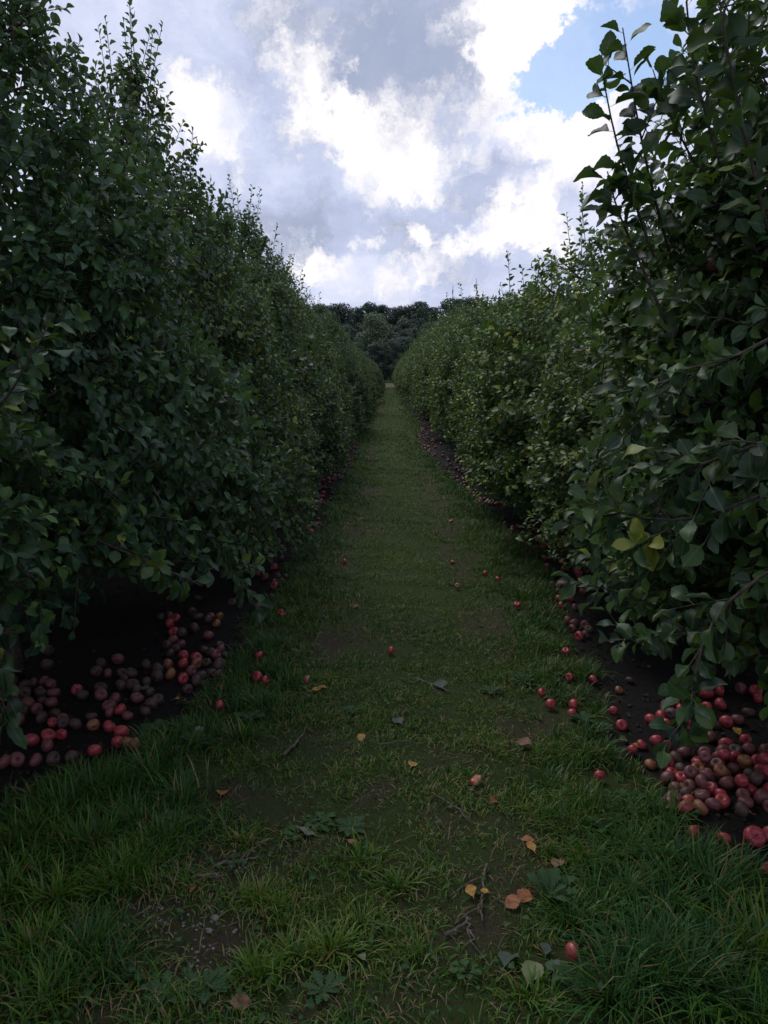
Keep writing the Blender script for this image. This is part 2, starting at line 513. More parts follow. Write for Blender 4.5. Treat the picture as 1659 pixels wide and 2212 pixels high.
def shoot_leaves(geo, B, Dv, Ln, sag, g, axis_xy, spacing, size, tpl, droop=0.25, lvbias=None, t0=0.12):
    """leaves set around every shoot"""
    m = np.maximum(3, np.round(Ln / spacing).astype(int))
    idx = np.repeat(np.arange(len(B)), m)
    first = np.concatenate([[0], np.cumsum(m)[:-1]])
    j = np.arange(len(idx)) - np.repeat(first, m)
    t = t0 + (1 - t0) * (j + 0.5 * g.random(len(idx))) / np.repeat(m, m)
    t = np.minimum(t, 1.0)
    b, d, l = B[idx], Dv[idx], Ln[idx]
    P = b + d * (l * t)[:, None]
    P[:, 2] += sag[idx] * t ** 2
    ref = np.where(np.abs(d[:, 2:3]) < 0.9, np.array([[0.0, 0.0, 1.0]]), np.array([[1.0, 0.0, 0.0]]))
    u = norm(np.cross(d, ref)); v = np.cross(d, u)
    az = j * 2.4 + g.uniform(0, 6.28, len(B))[idx] + g.normal(0, 0.35, len(idx))
    rad = np.cos(az)[:, None] * u + np.sin(az)[:, None] * v
    tipness = (t ** 3)[:, None]
    D = rad * (0.9 - 0.45 * tipness) + d * (0.45 + 0.55 * tipness) + g.normal(0, 0.22, (len(idx), 3))
    D[:, 2] -= droop * (1 - 0.5 * tipness[:, 0])
    D = norm(D)
    out = np.zeros_like(P)
    out[:, 0] = P[:, 0] - axis_xy[0]; out[:, 1] = (P[:, 1] - axis_xy[1]) * 0.6
    out = norm(out + 1e-6)
    N = out * 0.55 + d * 0.3 + g.normal(0, 0.42, (len(idx), 3))
    N[:, 2] += 0.75
    L = size * g.uniform(0.72, 1.2, len(idx)) * (1 - 0.35 * t ** 4)
    P = P + D * (0.22 * L)[:, None]
    lv = np.clip(g.normal(0.42, 0.23, len(idx)) + np.repeat(g.normal(0, 0.09, len(B)), m), 0, 0.95)
    lv = np.where(g.random(len(idx)) < 0.004, 1.0, lv)
    if lvbias is not None: lv = np.clip(lv + lvbias[idx], 0, 1)
    leaves(geo, P, D, N, L, lv, tpl, 0, g=g)

def smoothstep(a, b, x):
    t = np.clip((x - a) / (b - a), 0, 1)
    return t * t * (3 - 2 * t)

def vnoise3(p, seed):
    """cheap smooth noise on points, about -1..1"""
    g = np.random.default_rng(seed)
    acc = np.zeros(len(p))
    for i in range(7):
        k = g.normal(0, 1.0, 3) * (1.0 + 0.5 * i)
        acc += np.sin(p @ k + g.uniform(0, 6.28)) / (1 + 0.25 * i)
    return acc / 3.0

PROFILE = {
    'cone': ([0, .12, .35, .6, .8, .93, 1], [1.16, 1.2, .98, .76, .48, .27, .1]),
    'round': ([0, .15, .45, .7, .87, .96, 1], [.86, 1.04, 1, .9, .62, .35, .12]),
}

def build_fruit_tree(name, seed, H, Rx, Ry, skirt, prof, nshoot, nsprout, sprout_len, leaf=0.075, tpl='hi', lean=(0, 0), yellow=0.0):
    g = np.random.default_rng(seed)
    pu, pr = PROFILE[prof]
    prf = lambda u: np.interp(u, pu, pr)
    wood = Geo(); crown = Geo()
    # leader
    zt = np.linspace(-0.05, H * 0.93, 9)
    wob = np.cumsum(g.normal(0, 0.025, (9, 2)), axis=0) + np.outer(zt / H, lean)
    wob[0] = 0
    lead = np.column_stack([wob, zt])
    tube(wood, lead, np.interp(zt, [0, 0.25, H * .93], [0.075, 0.055, 0.010]), 8)
    # limbs
    nl = 30
    for i in range(nl):
        za = 0.55 + (H * 0.86 - 0.55) * ((i + 0.5) / nl) ** 1.05
        az = i * 2.39996 + g.uniform(-.4, .4)
        zt_ = za + g.uniform(0.05, 0.45) * (1 if za > 1.0 else 0.4)
        u = np.clip((zt_ - skirt) / (H - skirt), 0, 1)
        rr = prf(u) * g.uniform(0.75, 0.98)
        end = np.array([math.cos(az) * Rx * rr + lean[0] * zt_ / H, math.sin(az) * Ry * rr + lean[1] * zt_ / H, zt_ - (0.15 if za < 1.1 else 0)])
        st = np.array([np.interp(za, zt, wob[:, 0]), np.interp(za, zt, wob[:, 1]), za])
        s = np.linspace(0, 1, 6)[:, None]
        mid = (st + end) / 2 + np.array([0, 0, g.uniform(-0.05, 0.14)])
        pts = (1 - s) ** 2 * st + 2 * s * (1 - s) * mid + s ** 2 * end
        pts[1:5] += g.normal(0, 0.018, (4, 3))
        tube(wood, pts, np.linspace(0.019 - 0.010 * za / H, 0.004, 6), 5)
    # shoots over the crown's volume, thinned so that clumps and gaps form
    M = int(nshoot * 1.9)
    u = g.beta(1.0, 1.15, M)
    th = g.uniform(0, 2 * PI, M)
    z = skirt + u * (H - skirt)
    q = 1.04 - 0.5 * g.random(M) ** 1.7 + np.clip(u - .55, 0, 1) * .5 * g.random(M) ** 3
    probe = np.column_stack([np.cos(th) * 1.1, np.sin(th) * 1.2, z * 1.15])
    q *= 1 + 0.11 * vnoise3(probe * 2.2, seed + 3)
    keepn = vnoise3(np.column_stack([np.cos(th) * Rx * q, np.sin(th) * Ry * q, z]) * 3.2, seed + 7)
    keep = (keepn > -0.42 + 0.55 * g.random(M) - 0.22 + .45 * np.clip(u - .5, 0, .4)) & (g.random(M) > .55 * smoothstep(.45, .85, u)) & (g.random(M) < 0.25 + 0.75 * np.clip(prf(u) * 1.15, 0, 1))
    u, th, z, q = u[keep][:nshoot], th[keep][:nshoot], z[keep][:nshoot], q[keep][:nshoot]
    K = len(u)
    rr = prf(u) * q
    tip = np.column_stack([np.cos(th) * Rx * rr + lean[0] * z / H, np.sin(th) * Ry * rr + lean[1] * z / H, z])
    outw = np.column_stack([np.cos(th) / Rx, np.sin(th) / Ry, np.zeros(K)]); outw = norm(outw)
    upk = np.interp(u, [0, .15, .5, 1], [-0.25, 0.25, 0.6, 1.2])
    D = outw * 0.8 + np.column_stack([np.zeros(K), np.zeros(K), upk]) + g.normal(0, 0.38, (K, 3))
    D = norm(D)
    Ln = g.uniform(0.16, 0.36, K)
    B = tip - D * Ln[:, None]
    sag = -g.uniform(0.0, 0.10, K) * np.interp(u, [0, .3, 1], [1.2, 0.7, 0.1])
    # upright water sprouts on top
    if nsprout:
        us = g.uniform(0.55, 0.98, nsprout); ths = g.uniform(0, 2 * PI, nsprout)
        zs = skirt + us * (H - skirt); rs = prf(us) * g.uniform(.3, .95, nsprout)
        Bs = np.column_stack([np.cos(ths) * Rx * rs + lean[0] * zs / H, np.sin(ths) * Ry * rs + lean[1] * zs / H, zs - 0.12])
        Ds = norm(np.column_stack([np.cos(ths) * .16, np.sin(ths) * .16, np.ones(nsprout)]) + g.normal(0, .08, (nsprout, 3)))
        Ls = g.uniform(0.55, 1.0, nsprout) * sprout_len
        sg = g.uniform(-.03, .03, nsprout)
        twigs(crown, Bs, Ds, Ls, sg, np.full(nsprout, .0042))
        shoot_leaves(crown, Bs, Ds, Ls, sg, g, lean, 0.030, leaf * 0.92, tpl, droop=0.10)
    twigs(crown, B, D, Ln, sag, g.uniform(.0022, .0036, K))
    bias = (g.random(K) < yellow) * 0.35
    shoot_leaves(crown, B, D, Ln, sag, g, lean, 0.0185, leaf, tpl, droop=0.3, lvbias=bias)
    return wood.mesh(name + '_trunk', [BARK]), crown.mesh(name + '_crown', [LEAF, TWIG])

def make_branch(parent, pts, r0, leaf, seed, n_side=6, side_len=0.2, lvb=0.0, droop=0.35, spacing=0.028, tpl='hero', bare=0.2):
    """one separately visible leafy branch, world coordinates"""
    g = np.random.default_rng(seed)
    geo = Geo()
    P = np.array([tuple(p) for p in pts])
    n = 9
    # smooth polyline
    tk = np.linspace(0, 1, len(P)); ts = np.linspace(0, 1, n)
    Q = np.column_stack([np.interp(ts, tk, P[:, k]) for k in range(3)])
    for _ in range(2): Q[1:-1] = (Q[:-2] + 2 * Q[1:-1] + Q[2:]) / 4
    tube(geo, Q, np.linspace(r0, r0 * 0.35, n), 6, 1)
    T = norm(np.gradient(Q, axis=0))
    B, D, L = [], [], []
    for i in range(1, n):
        B.append(Q[i - 1]); D.append(norm(Q[i] - Q[i - 1])); L.append(np.linalg.norm(Q[i] - Q[i - 1]))
    start = int(bare * (n - 1))
    B, D, L = np.array(B)[start:], np.array(D)[start:], np.array(L)[start:]
    sb, sd, sl = [], [], []
    for k in range(n_side):
        s = bare + (0.97 - bare) * (k + 0.5) / n_side
        i = min(n - 1, int(s * (n - 1)))
        base = Q[i]
        d = T[i] * 0.7 + g.normal(0, 0.55, 3) + np.array([0, 0, 0.1])
        sb.append(base); sd.append(norm(d)); sl.append(side_len * g.uniform(.6, 1.1))
    if n_side:
        sb, sd, sl = np.array(sb), np.array(sd), np.array(sl)
        sg = -g.uniform(0, 0.06, n_side)
        twigs(geo, sb, sd, sl, sg, np.full(n_side, .0028))
        B, D, L = np.concatenate([B, sb]), np.concatenate([D, sd]), np.concatenate([L, sl])
        sag = np.concatenate([np.zeros(len(B) - n_side), sg])
    else:
        sag = np.zeros(len(B))
    shoot_leaves(geo, B, D, L, sag, g, (parent.location.x, parent.location.y), spacing, leaf, tpl, droop=droop,
                 lvbias=np.full(len(B), lvb), t0=0.0)
    me = geo.mesh('branch', [LEAF, TWIG])
    o = link('branch', me, parent)
    o.matrix_parent_inverse = parent.matrix_basis.inverted()
    return o

# ------------------------------------------------------------------ ground
def n2(x, y, seed, f=1.0):
    return vnoise3(np.column_stack([np.ravel(x) * f, np.ravel(y) * f, np.zeros(np.size(x))]), seed).reshape(np.shape(x))

EL = sorted([(gp(*p)[1], gp(*p)[0]) for p in [(0, 1770), (110, 1690), (290, 1600), (420, 1530), (500, 1450), (540, 1340), (600, 1290), (640, 1200), (700, 1120), (740, 1040), (775, 980)]])
ER = sorted([(gp(*p)[1], gp(*p)[0]) for p in [(1659, 1890), (1500, 1850), (1440, 1760), (1400, 1660), (1320, 1560), (1270, 1450), (1240, 1380), (1170, 1220), (1060, 1110), (940, 1000), (900, 950)]])
ELY = [-50, EL[0][0] - 0.5] + [p[0] for p in EL] + [25, 200]; ELX = [-3.4, -3.4] + [p[1] for p in EL] + [-1.1, -1.2]
ERY = [-50, ER[0][0] - 0.4] + [p[0] for p in ER] + [25, 200]; ERX = [3.4, 3.2] + [p[1] for p in ER] + [1.05, 1.15]
BARE = [(440, 2010, .22, .30, 1), (500, 1880, .20, .16, 1), (420, 2090, .14, .18, .8), (640, 1830, .20, .12, .8), (340, 1960, .16, .12, .75), (600, 1760, .14, .10, .6), (250, 2180, .2, .08, .7), (880, 1960, .14, .1, .6), (960, 1760, .20, .14, .7), (1010, 1690, .14, .14, .6), (930, 1950, .2, .18, .6), (1080, 1800, .22, .16, .75),
        (1040, 1900, .18, .16, .7), (1140, 1570, .16, .22, .8), (820, 1710, .15, .14, .6), (690, 1590, .14, .14, .5), (720, 1380, .22, .4, .7), (1070, 1360, .2, .5, .8), (1100, 1400, .14, .3, .7),
        (800, 1060, .2, .8, .7), (930, 1060, .2, .9, .7), (790, 1130, .2, .7, .6), (970, 1180, .15, .6, .6), (640, 2180, .3, .1, .5), (1010, 2010, .16, .12, .7), (480, 1715, .14, .12, .8), (1480, 1700, .2, .15, .5), (1000, 1640, .2, .15, .5)]
BARE = [(gp(a, b), sx, sy, amp) for a, b, sx, sy, amp in BARE]

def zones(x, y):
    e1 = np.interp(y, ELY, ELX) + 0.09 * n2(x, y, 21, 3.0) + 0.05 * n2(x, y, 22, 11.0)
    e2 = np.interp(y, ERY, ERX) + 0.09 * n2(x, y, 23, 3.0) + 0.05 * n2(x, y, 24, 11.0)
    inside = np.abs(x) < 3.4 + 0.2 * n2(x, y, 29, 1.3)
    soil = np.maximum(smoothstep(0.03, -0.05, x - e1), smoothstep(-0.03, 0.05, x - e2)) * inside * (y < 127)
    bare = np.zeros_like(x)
    for (bx, by), sx, sy, amp in BARE:
        bare = np.maximum(bare, amp * np.exp(-(((x - bx) / sx) ** 2 + ((y - by) / sy) ** 2)))
    trk = np.maximum(np.exp(-((x + 0.38) / .16) ** 2), np.exp(-((x - 0.62) / .16) ** 2)) * smoothstep(-.1, .5, n2(x, y, 31, 2.2)) * 0.75
    bare = np.clip(np.maximum(bare * .85, trk * .85) + 0.36 * n2(x, y, 33, 7.0) - 0.05, 0, 1)
    return soil, bare

def ground_z(x, y):
    z = 0.012 * n2(x, y, 41, 1.7) + 0.006 * n2(x, y, 42, 9.0)
    z = z * (np.abs(x) < 8)
    z = z - 0.025 * (np.exp(-((x + 0.38) / .18) ** 2) + np.exp(-((x - 0.62) / .18) ** 2)) * (y < 130)
    z = z + 11.0 * smoothstep(150, 290, y) + 0.4 * smoothstep(127, 135, y)
    return z

xs = np.concatenate([[-900, -400, -200, -100, -50, -25, -14, -9, -6, -4.6], np.arange(-3.8, 3.81, 0.05), [4.6, 6, 9, 14, 25, 50, 100, 200, 400, 900]])
ys = np.concatenate([[-900, -300, -100, -30, -10, -4, -1, 0.3], np.arange(1.0, 9, 0.04), np.arange(9, 25, .15), np.arange(25, 60, .6), np.arange(60, 127, 3), [127, 129, 131, 134, 138, 145, 152, 160, 170, 180, 190, 205, 220, 240, 260, 290, 400, 700, 1500]])
GX, GY = np.meshgrid(xs, ys)
gx, gy = GX.ravel(), GY.ravel()
gz = ground_z(gx, gy)
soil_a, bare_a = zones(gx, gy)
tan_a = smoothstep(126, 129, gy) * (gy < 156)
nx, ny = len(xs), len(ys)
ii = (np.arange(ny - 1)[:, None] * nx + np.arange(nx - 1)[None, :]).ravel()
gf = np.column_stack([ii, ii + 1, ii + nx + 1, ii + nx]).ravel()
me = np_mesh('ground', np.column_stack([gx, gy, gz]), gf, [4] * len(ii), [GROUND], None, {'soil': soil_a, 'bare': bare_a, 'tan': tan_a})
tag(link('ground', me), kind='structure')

# ------------------------------------------------------------------ where single apples lie (pixel, diameter, kind)
LONE = [
    (1236, 2052, 38, 'red', 'bright red apple alone in the grass at bottom right'),
    (1295, 1678, 22, 'red', 'pinkish apple alone in the grass, left of the big heap on the right'),
    (1497, 1797, 30, 'red', 'red apple at the grass edge below the right heap, leftmost of three in a row'),
    (1564, 1809, 29, 'red', 'red apple showing its hollow, middle of three below the right heap'),
    (1630, 1803, 42, 'red', 'large pinkish red apple at the right edge below the heap'),
    (1668, 1800, 38, 'red', 'red apple cut by the right frame edge beside the large pinkish one'),
    (1662, 1876, 26, 'red', 'red apple in long grass at the right frame edge'),
    (1190, 1519, 21, 'red', 'pale red apple on the right verge, left of the touching pair'),
    (1170, 1494, 18, 'red', 'small red apple half hidden in grass on the right verge'),
    (1238, 1522, 23, 'red', 'red apple of the touching pair on the right verge, behind the other'),
    (1236, 1542, 20, 'red', 'red apple of the touching pair on the right verge, in front'),
    (1325, 1531, 19, 'red', 'red apple on bare soil right of the touching pair'),
    (1343, 1562, 24, 'red', 'shiny red apple on the soil edge above the yellow leaf'),
    (1440, 1560, 21, 'red', 'orange red apple beside the hanging leafy branch on the right'),
    (1386, 1608, 20, 'red', 'red apple behind a yellow leaf at the right soil edge'),
    (1366, 1622, 21, 'red', 'red apple touching the yellow leaf at the right soil edge'),
    (1406, 1645, 26, 'tan', 'orange brown rotting apple at the left end of the right heap'),
    (1337, 1487, 18, 'tan', 'small orange apple on dark soil under the right tree'),
    (1360, 1468, 16, 'brown', 'small brown apple beside the small orange one under the right tree'),
    (1281, 1472, 17, 'red', 'small red apple at the right grass edge behind the touching pair'),
    (1230, 1467, 14, 'red', 'small pinkish apple in the grass up from the touching pair'),
    (1222, 1410, 14, 'red', 'small red apple by the lowest leaves of the right row'),
    (1117, 1309, 14, 'red', 'red apple in dark grass right of the bare rut'),
    (988, 1264, 12, 'tan', 'orange red apple on the open path, farther right one'),
    (978, 1213, 9, 'tan', 'small orange apple on the open path beyond the farther right one'),
    (1075, 1255, 9, 'red', 'tiny red apple in the right verge grass'),
    (1048, 1240, 8, 'red', 'tiny pink apple left of the tiny red one in the right verge'),
    (975, 1127, 9, 'tan', 'distant orange apple on the right side of the path'),
    (845, 1410, 15, 'red', 'pink red apple alone in the middle of the path'),
    (560, 1419, 18, 'red', 'pink apple alone in the left verge grass'),
    (556, 1464, 22, 'red', 'red apple nested in the left verge grass, larger of two'),
    (573, 1472, 16, 'red', 'smaller red apple lying against the larger one in the left verge'),
    (474, 1531, 16, 'red', 'red apple sunk in grass at the left soil edge'),
    (262, 1580, 33, 'red', 'red apple lying on top of the small group at the left grass edge'),
    (254, 1600, 26, 'red', 'round red apple at the front of the small group at the left grass edge'),
    (277, 1606, 26, 'tan', 'orange brown apple in the small group at the left grass edge'),
    (291, 1613, 26, 'tan', 'yellowish rotting apple at the right of the small left group'),
    (68, 1592, 31, 'red', 'shiny red apple at far left, lower of two side by side'),
    (104, 1583, 31, 'red', 'red apple with orange cheek at far left, upper of two side by side'),
    (133, 1580, 25, 'red', 'dark red apple right of the two side by side at far left'),
    (102, 1606, 30, 'dull', 'dull purple apple below the two side by side at far left'),
    (36, 1634, 32, 'dull', 'dull grey apple at the far left soil edge'),
    (8, 1640, 32, 'dull', 'dull grey apple cut by the left frame edge'),
    (395, 1462, 24, 'red', 'large red apple in the left heap under the hanging leaves'),
    (396, 1412, 24, 'red', 'crimson apple in the left heap, above the large red one'),
    (424, 1417, 25, 'red', 'dark crimson apple right of the crimson one in the left heap'),
    (374, 1381, 25, 'dull', 'dusty rose apple at the top of the left heap'),
    (368, 1408, 20, 'brown', 'grey mouldy apple in the left heap'),
    (260, 1531, 26, 'red', 'dark red apple near the grass, right one of a left soil pair'),
    (236, 1535, 24, 'dull', 'dull red apple, left one of a left soil pair'),
    (201, 1561, 27, 'tan', 'tan apple on dark soil at left'),
    (162, 1557, 27, 'brown', 'grey brown apple on dark soil at left'),
    (137, 1553, 27, 'brown', 'rotten hollowed brown apple on dark soil at left'),
    (113, 1552, 22, 'red', 'small red apple on dark soil at left above the red pair'),
    (606, 1327, 9, 'red', 'pinkish apple piece in the left verge grass'),
    (744, 1209, 8, 'red', 'tiny red apple beside the left verge, far along'),
]
LONE_XY = np.array([gp(p[0], p[1] + .35 * p[2]) for p in LONE])
def clear(x, y):
    """grass does not grow through an apple nor stand right in front of it"""
    k = np.ones(len(x), dtype=bool)
    for ax, ay in LONE_XY:
        w = .12 if ay < 1.8 else .055
        k &= ~((np.abs(x - ax) < w) & (y < ay + .03) & (y > ay - 2.2 * w))
    return k

# ------------------------------------------------------------------ grass
def blades(geo, P, h, w, az, lean, lv, g):
    K = len(P)
    ts = np.array([0, 0.38, 0.72, 1.0])
    ws = np.array([1.0, 0.9, 0.6, 0.0])
    dirx = np.column_stack([np.cos(az), np.sin(az), np.zeros(K)])
    side = np.column_stack([-np.sin(az), np.cos(az), np.zeros(K)])
    hor = (lean[:, None] * (0.35 * ts + 0.65 * ts ** 2.2)[None, :]) * h[:, None]
    ver = h[:, None] * (ts[None, :] * np.sqrt(np.maximum(0.05, 1 - (0.75 * np.minimum(lean, 1.15)[:, None] * ts[None, :]) ** 2)) - np.maximum(lean - .9, 0)[:, None] * 0.35 * ts[None, :] ** 3)
    mid = P[:, None, :] + hor[:, :, None] * dirx[:, None, :]
    mid[:, :, 2] += ver
    co = np.empty((K, 7, 3), dtype=np.float32)
    for i in range(3):
        off = (w * ws[i] * 0.5)[:, None] * side
        co[:, 2 * i] = mid[:, i] - off
        co[:, 2 * i + 1] = mid[:, i] + off
    co[:, 6] = mid[:, 3]
    f1 = np.array([0, 1, 3, 2, 2, 3, 5, 4, 4, 5, 6])
    F = (f1[None, :] + (np.arange(K) * 7)[:, None]).ravel()
    geo.add(co.reshape(-1, 3), F, np.tile([4, 4, 3], K), 0, np.repeat(lv, 7))

grass = Geo()
def turf(y0, y1, dens, hmul, wmul, x0=-1.9, x1=2.1, seed=1):
    g = np.random.default_rng(seed)
    n = int((y1 - y0) * (x1 - x0) * dens)
    x = g.uniform(x0, x1, n); y = g.uniform(y0, y1, n)
    s, b = zones(x, y)
    cl = n2(x, y, 51, 6.0) + 0.6 * n2(x, y, 52, 17.0)
    keep = (g.random(n) < np.clip((1 - s) * (1.0 - 1.0 * smoothstep(.15, .9, b)) * (0.64 + 0.62 * cl), 0.0, 1)) & clear(x, y)
    x, y, b, cl = x[keep], y[keep], b[keep], cl[keep]
    n = len(x)
    # taller towards the strips, mown short along the middle
    e1 = np.interp(y, ELY, ELX); e2 = np.interp(y, ERY, ERX)
    side = np.maximum(smoothstep(0.75, 0.05, x - np.maximum(e1, -1.6)), smoothstep(0.7, 0.05, np.minimum(e2, 1.6) - x))
    side = np.maximum(side, 0.75 * smoothstep(-0.35, -0.9, x) * (y < 2.9))
    h = (0.024 + 0.044 * side * np.clip(0.75 + 0.6 * cl, .2, 1.8) + 0.012 * np.clip(cl, -1, 1.4)) * g.uniform(.55, 1.45, n) * hmul * (1 - .45 * b)
    w = g.uniform(.0018, .0038, n) * wmul * (1 + .35 * side)
    lv = np.clip(g.normal(0.50, 0.20, n) - 0.22 * side + 0.15 * n2(x, y, 53, 2.0) + 0.16 * n2(x, y, 54, 6.5), 0.02, .86)
    dead = g.random(n) < 0.10 + 0.22 * b
    lv = np.where(dead, g.uniform(.88, 1.0, n), lv)
    lean = np.abs(g.normal(0.72, 0.38, n)) + dead * .5 + .25 * b
    P = np.column_stack([x, y, ground_z(x, y) - .003])
    blades(grass, P, h, w, g.uniform(0, 2 * PI, n), lean, lv, g)
turf(1.15, 2.6, 13000, 1.1, 1.35, -1.5, 1.6, 1)
turf(2.6, 4.2, 9500, 1.05, 1.45, -1.7, 1.8, 2)
turf(4.2, 8.0, 6000, 1.05, 1.4, -1.4, 1.7, 3)
turf(8.0, 16, 2600, 1.15, 2.0, -1.3, 1.4, 4)
turf(16, 34, 900, 1.3, 3.4, -1.25, 1.3, 5)
turf(34, 70, 260, 1.5, 6.5, -1.2, 1.25, 6)
turf(70, 127, 90, 1.8, 12, -1.2, 1.25, 7)

def tuft(px, py, n, h, spread, green, seed, dead=0.06):
    g = np.random.default_rng(seed)
    cx, cy = gp(px, py)
    r = np.abs(g.normal(0, spread, n)); a = g.uniform(0, 2 * PI, n)
    x = cx + r * np.cos(a); y = cy + r * np.sin(a)
    k = clear(x, y); x, y, a = x[k], y[k], a[k]; n = len(x)
    hh = h * .70 * g.uniform(.45, 1.2, n)
    green += .10
    lv = np.clip(g.normal(green, .12, n), 0, .86)
    lv = np.where(g.random(n) < dead, g.uniform(.86, .98, n), lv)
    blades(grass, np.column_stack([x, y, ground_z(x, y) - .003]), hh, g.uniform(.0038, .0078, n), a + g.normal(0, .8, n), np.abs(g.normal(.85, .38, n)), lv, g)
# long grass: left verge, bottom left, bottom right, right verge and single clumps on the bare track
for i, (px, py, n, h, sp, gr) in enumerate([
    (230, 1720, 150, .22, .07, .2), (330, 1690, 150, .22, .07, .18), (400, 1740, 140, .20, .07, .2), (140, 1760, 140, .20, .07, .22), (60, 1830, 150, .19, .07, .3),
    (300, 1790, 150, .18, .07, .2), (180, 1840, 150, .18, .07, .32), (360, 1830, 120, .16, .06, .28), (20, 1930, 130, .16, .06, .4), (120, 1950, 140, .15, .06, .45),
    (250, 1920, 120, .15, .05, .42), (300, 1880, 120, .14, .05, .4), (190, 2070, 170, .15, .045, .14), (230, 2110, 120, .13, .04, .12), (60, 2060, 120, .13, .05, .5),
    (110, 2150, 110, .12, .05, .5), (560, 1930, 150, .085, .055, .6), (600, 1950, 90, .08, .05, .6), (520, 1810, 110, .06, .05, .66), (640, 2060, 130, .10, .06, .6), (720, 2050, 130, .10, .06, .55),
    (560, 2090, 110, .10, .05, .5), (780, 1990, 100, .08, .06, .5), (860, 1920, 120, .08, .07, .5), (780, 1860, 110, .08, .07, .45), (900, 2060, 90, .08, .06, .45),
    (1390, 2110, 220, .24, .07, .08), (1480, 2130, 220, .24, .07, .08), (1320, 2150, 170, .20, .06, .12), (1560, 2080, 180, .24, .06, .12), (1440, 2050, 160, .2, .06, .16), (1640, 2080, 90, .3, .03, .5),
    (1600, 2180, 150, .2, .06, .3), (1290, 1965, 170, .16, .06, .2), (1235, 1985, 120, .14, .04, .22), (1350, 1930, 170, .17, .06, .2), (1440, 1960, 150, .2, .06, .18), (1420, 1880, 140, .2, .06, .14), (1500, 1890, 140, .22, .06, .1), (1540, 1950, 140, .2, .06, .16),
    (1600, 1900, 120, .18, .06, .15), (1360, 1850, 130, .16, .06, .22), (1280, 1860, 110, .12, .06, .3), (1230, 1780, 110, .12, .06, .25), (1190, 1690, 130, .12, .07, .2), (1260, 1730, 100, .12, .06, .25), (1150, 2160, 90, .09, .06, .4),
    (560, 1530, 150, .13, .09, .25), (620, 1480, 130, .12, .09, .3), (520, 1600, 150, .13, .08, .25), (430, 1600, 140, .15, .07, .18), (350, 1640, 150, .19, .07, .15), (600, 1400, 150, .13, .12, .25), (650, 1330, 150, .13, .14, .3),
    (690, 1240, 140, .12, .16, .3), (560, 1440, 140, .13, .1, .25), (720, 1180, 120, .12, .2, .3), (1180, 1450, 150, .12, .1, .2), (1130, 1380, 140, .12, .12, .22), (1210, 1510, 110, .11, .08, .2),
    (1120, 1290, 140, .13, .14, .22), (1080, 1220, 130, .13, .16, .22), (1030, 1140, 120, .12, .2, .25), (1170, 1350, 110, .13, .1, .2), (1250, 1620, 110, .1, .07, .3), (1290, 1640, 100, .1, .06, .3)]):
    tuft(px, py, int(n * 1.2), h, sp, gr, 700 + i)
tag(link('grass', grass.mesh('grass', [GRASS])), 'short mown grass of the path with longer tufts along both verges', 'grass', kind='stuff')
print('blades', grass.n // 7)

# small broad leaves creeping through the turf
g = np.random.default_rng(90)
cov = Geo()
n = 5200
x = g.uniform(-1.4, 1.6, n); y = 1.2 + 7.0 * g.random(n) ** 1.5
s, b = zones(x, y)
k = g.random(n) < np.clip((1 - s) * (.35 + .8 * n2(x, y, 91, 4.0)) * (1 - .7 * b), 0, 1)
x, y = x[k], y[k]; n = len(x)
a = g.uniform(0, 2 * PI, n)
D = np.column_stack([np.cos(a), np.sin(a), g.uniform(0, .5, n)])
N = np.column_stack([g.normal(0, .3, (n, 2)), np.ones(n)])
leaves(cov, np.column_stack([x, y, ground_z(x, y) + g.uniform(.012, .04, n)]), D, N, g.uniform(.012, .028, n), np.clip(g.normal(.4, .25, n), 0, 1), 'lo', 0, wid=g.uniform(1.0, 1.7, n), g=g)
tag(link('ground_cover', cov.mesh('ground_cover', [WEED])), 'small round leaved weeds creeping through the path turf', 'ground cover', kind='stuff')

# straw and leaf litter
g = np.random.default_rng(92)
st = Geo()
n = 11000
x = g.uniform(-1.4, 1.6, n); y = 1.2 + 8.0 * g.random(n) ** 1.6
s, b = zones(x, y)
k = g.random(n) < (1 - s) * (.12 + .88 * b); x, y = x[k], y[k]; n = len(x)
blades(st, np.column_stack([x, y, ground_z(x, y) + g.uniform(.002, .016, n)]), g.uniform(.015, .07, n), g.uniform(.0014, .0034, n), g.uniform(0, 6.28, n), np.full(n, 1.12), np.zeros(n), g)
tag(link('straw', st.mesh('straw', [STRAW])), 'dry straw scattered over the worn parts of the path', 'straw', kind='stuff')
g = np.random.default_rng(93)
lt = Geo()
n = 11000
sd = np.where(g.random(n) < .5, -1, 1)
y = 2.3 + 12 * g.random(n) ** 1.5
x = np.where(sd < 0, g.uniform(-2.9, -.6, n), g.uniform(.7, 2.9, n))
s, b = zones(x, y)
k = s > .5; x, y = x[k], y[k]; n = len(x)
a = g.uniform(0, 6.28, n)
leaves(lt, np.column_stack([x, y, ground_z(x, y) + g.uniform(.002, .012, n)]), np.column_stack([np.cos(a), np.sin(a), g.normal(0, .15, n)]), np.column_stack([g.normal(0, .3, (n, 2)), np.ones(n)]),
       g.uniform(.008, .026, n) * g.uniform(.6, 1.8, n), np.zeros(n), 'lo', 0, curl=g.uniform(-.3, .4, n), g=g)
tag(link('leaf_litter', lt.mesh('leaf_litter', [LITTER])), 'dark rotting leaf litter on the soil under the trees', 'leaf litter', kind='stuff')

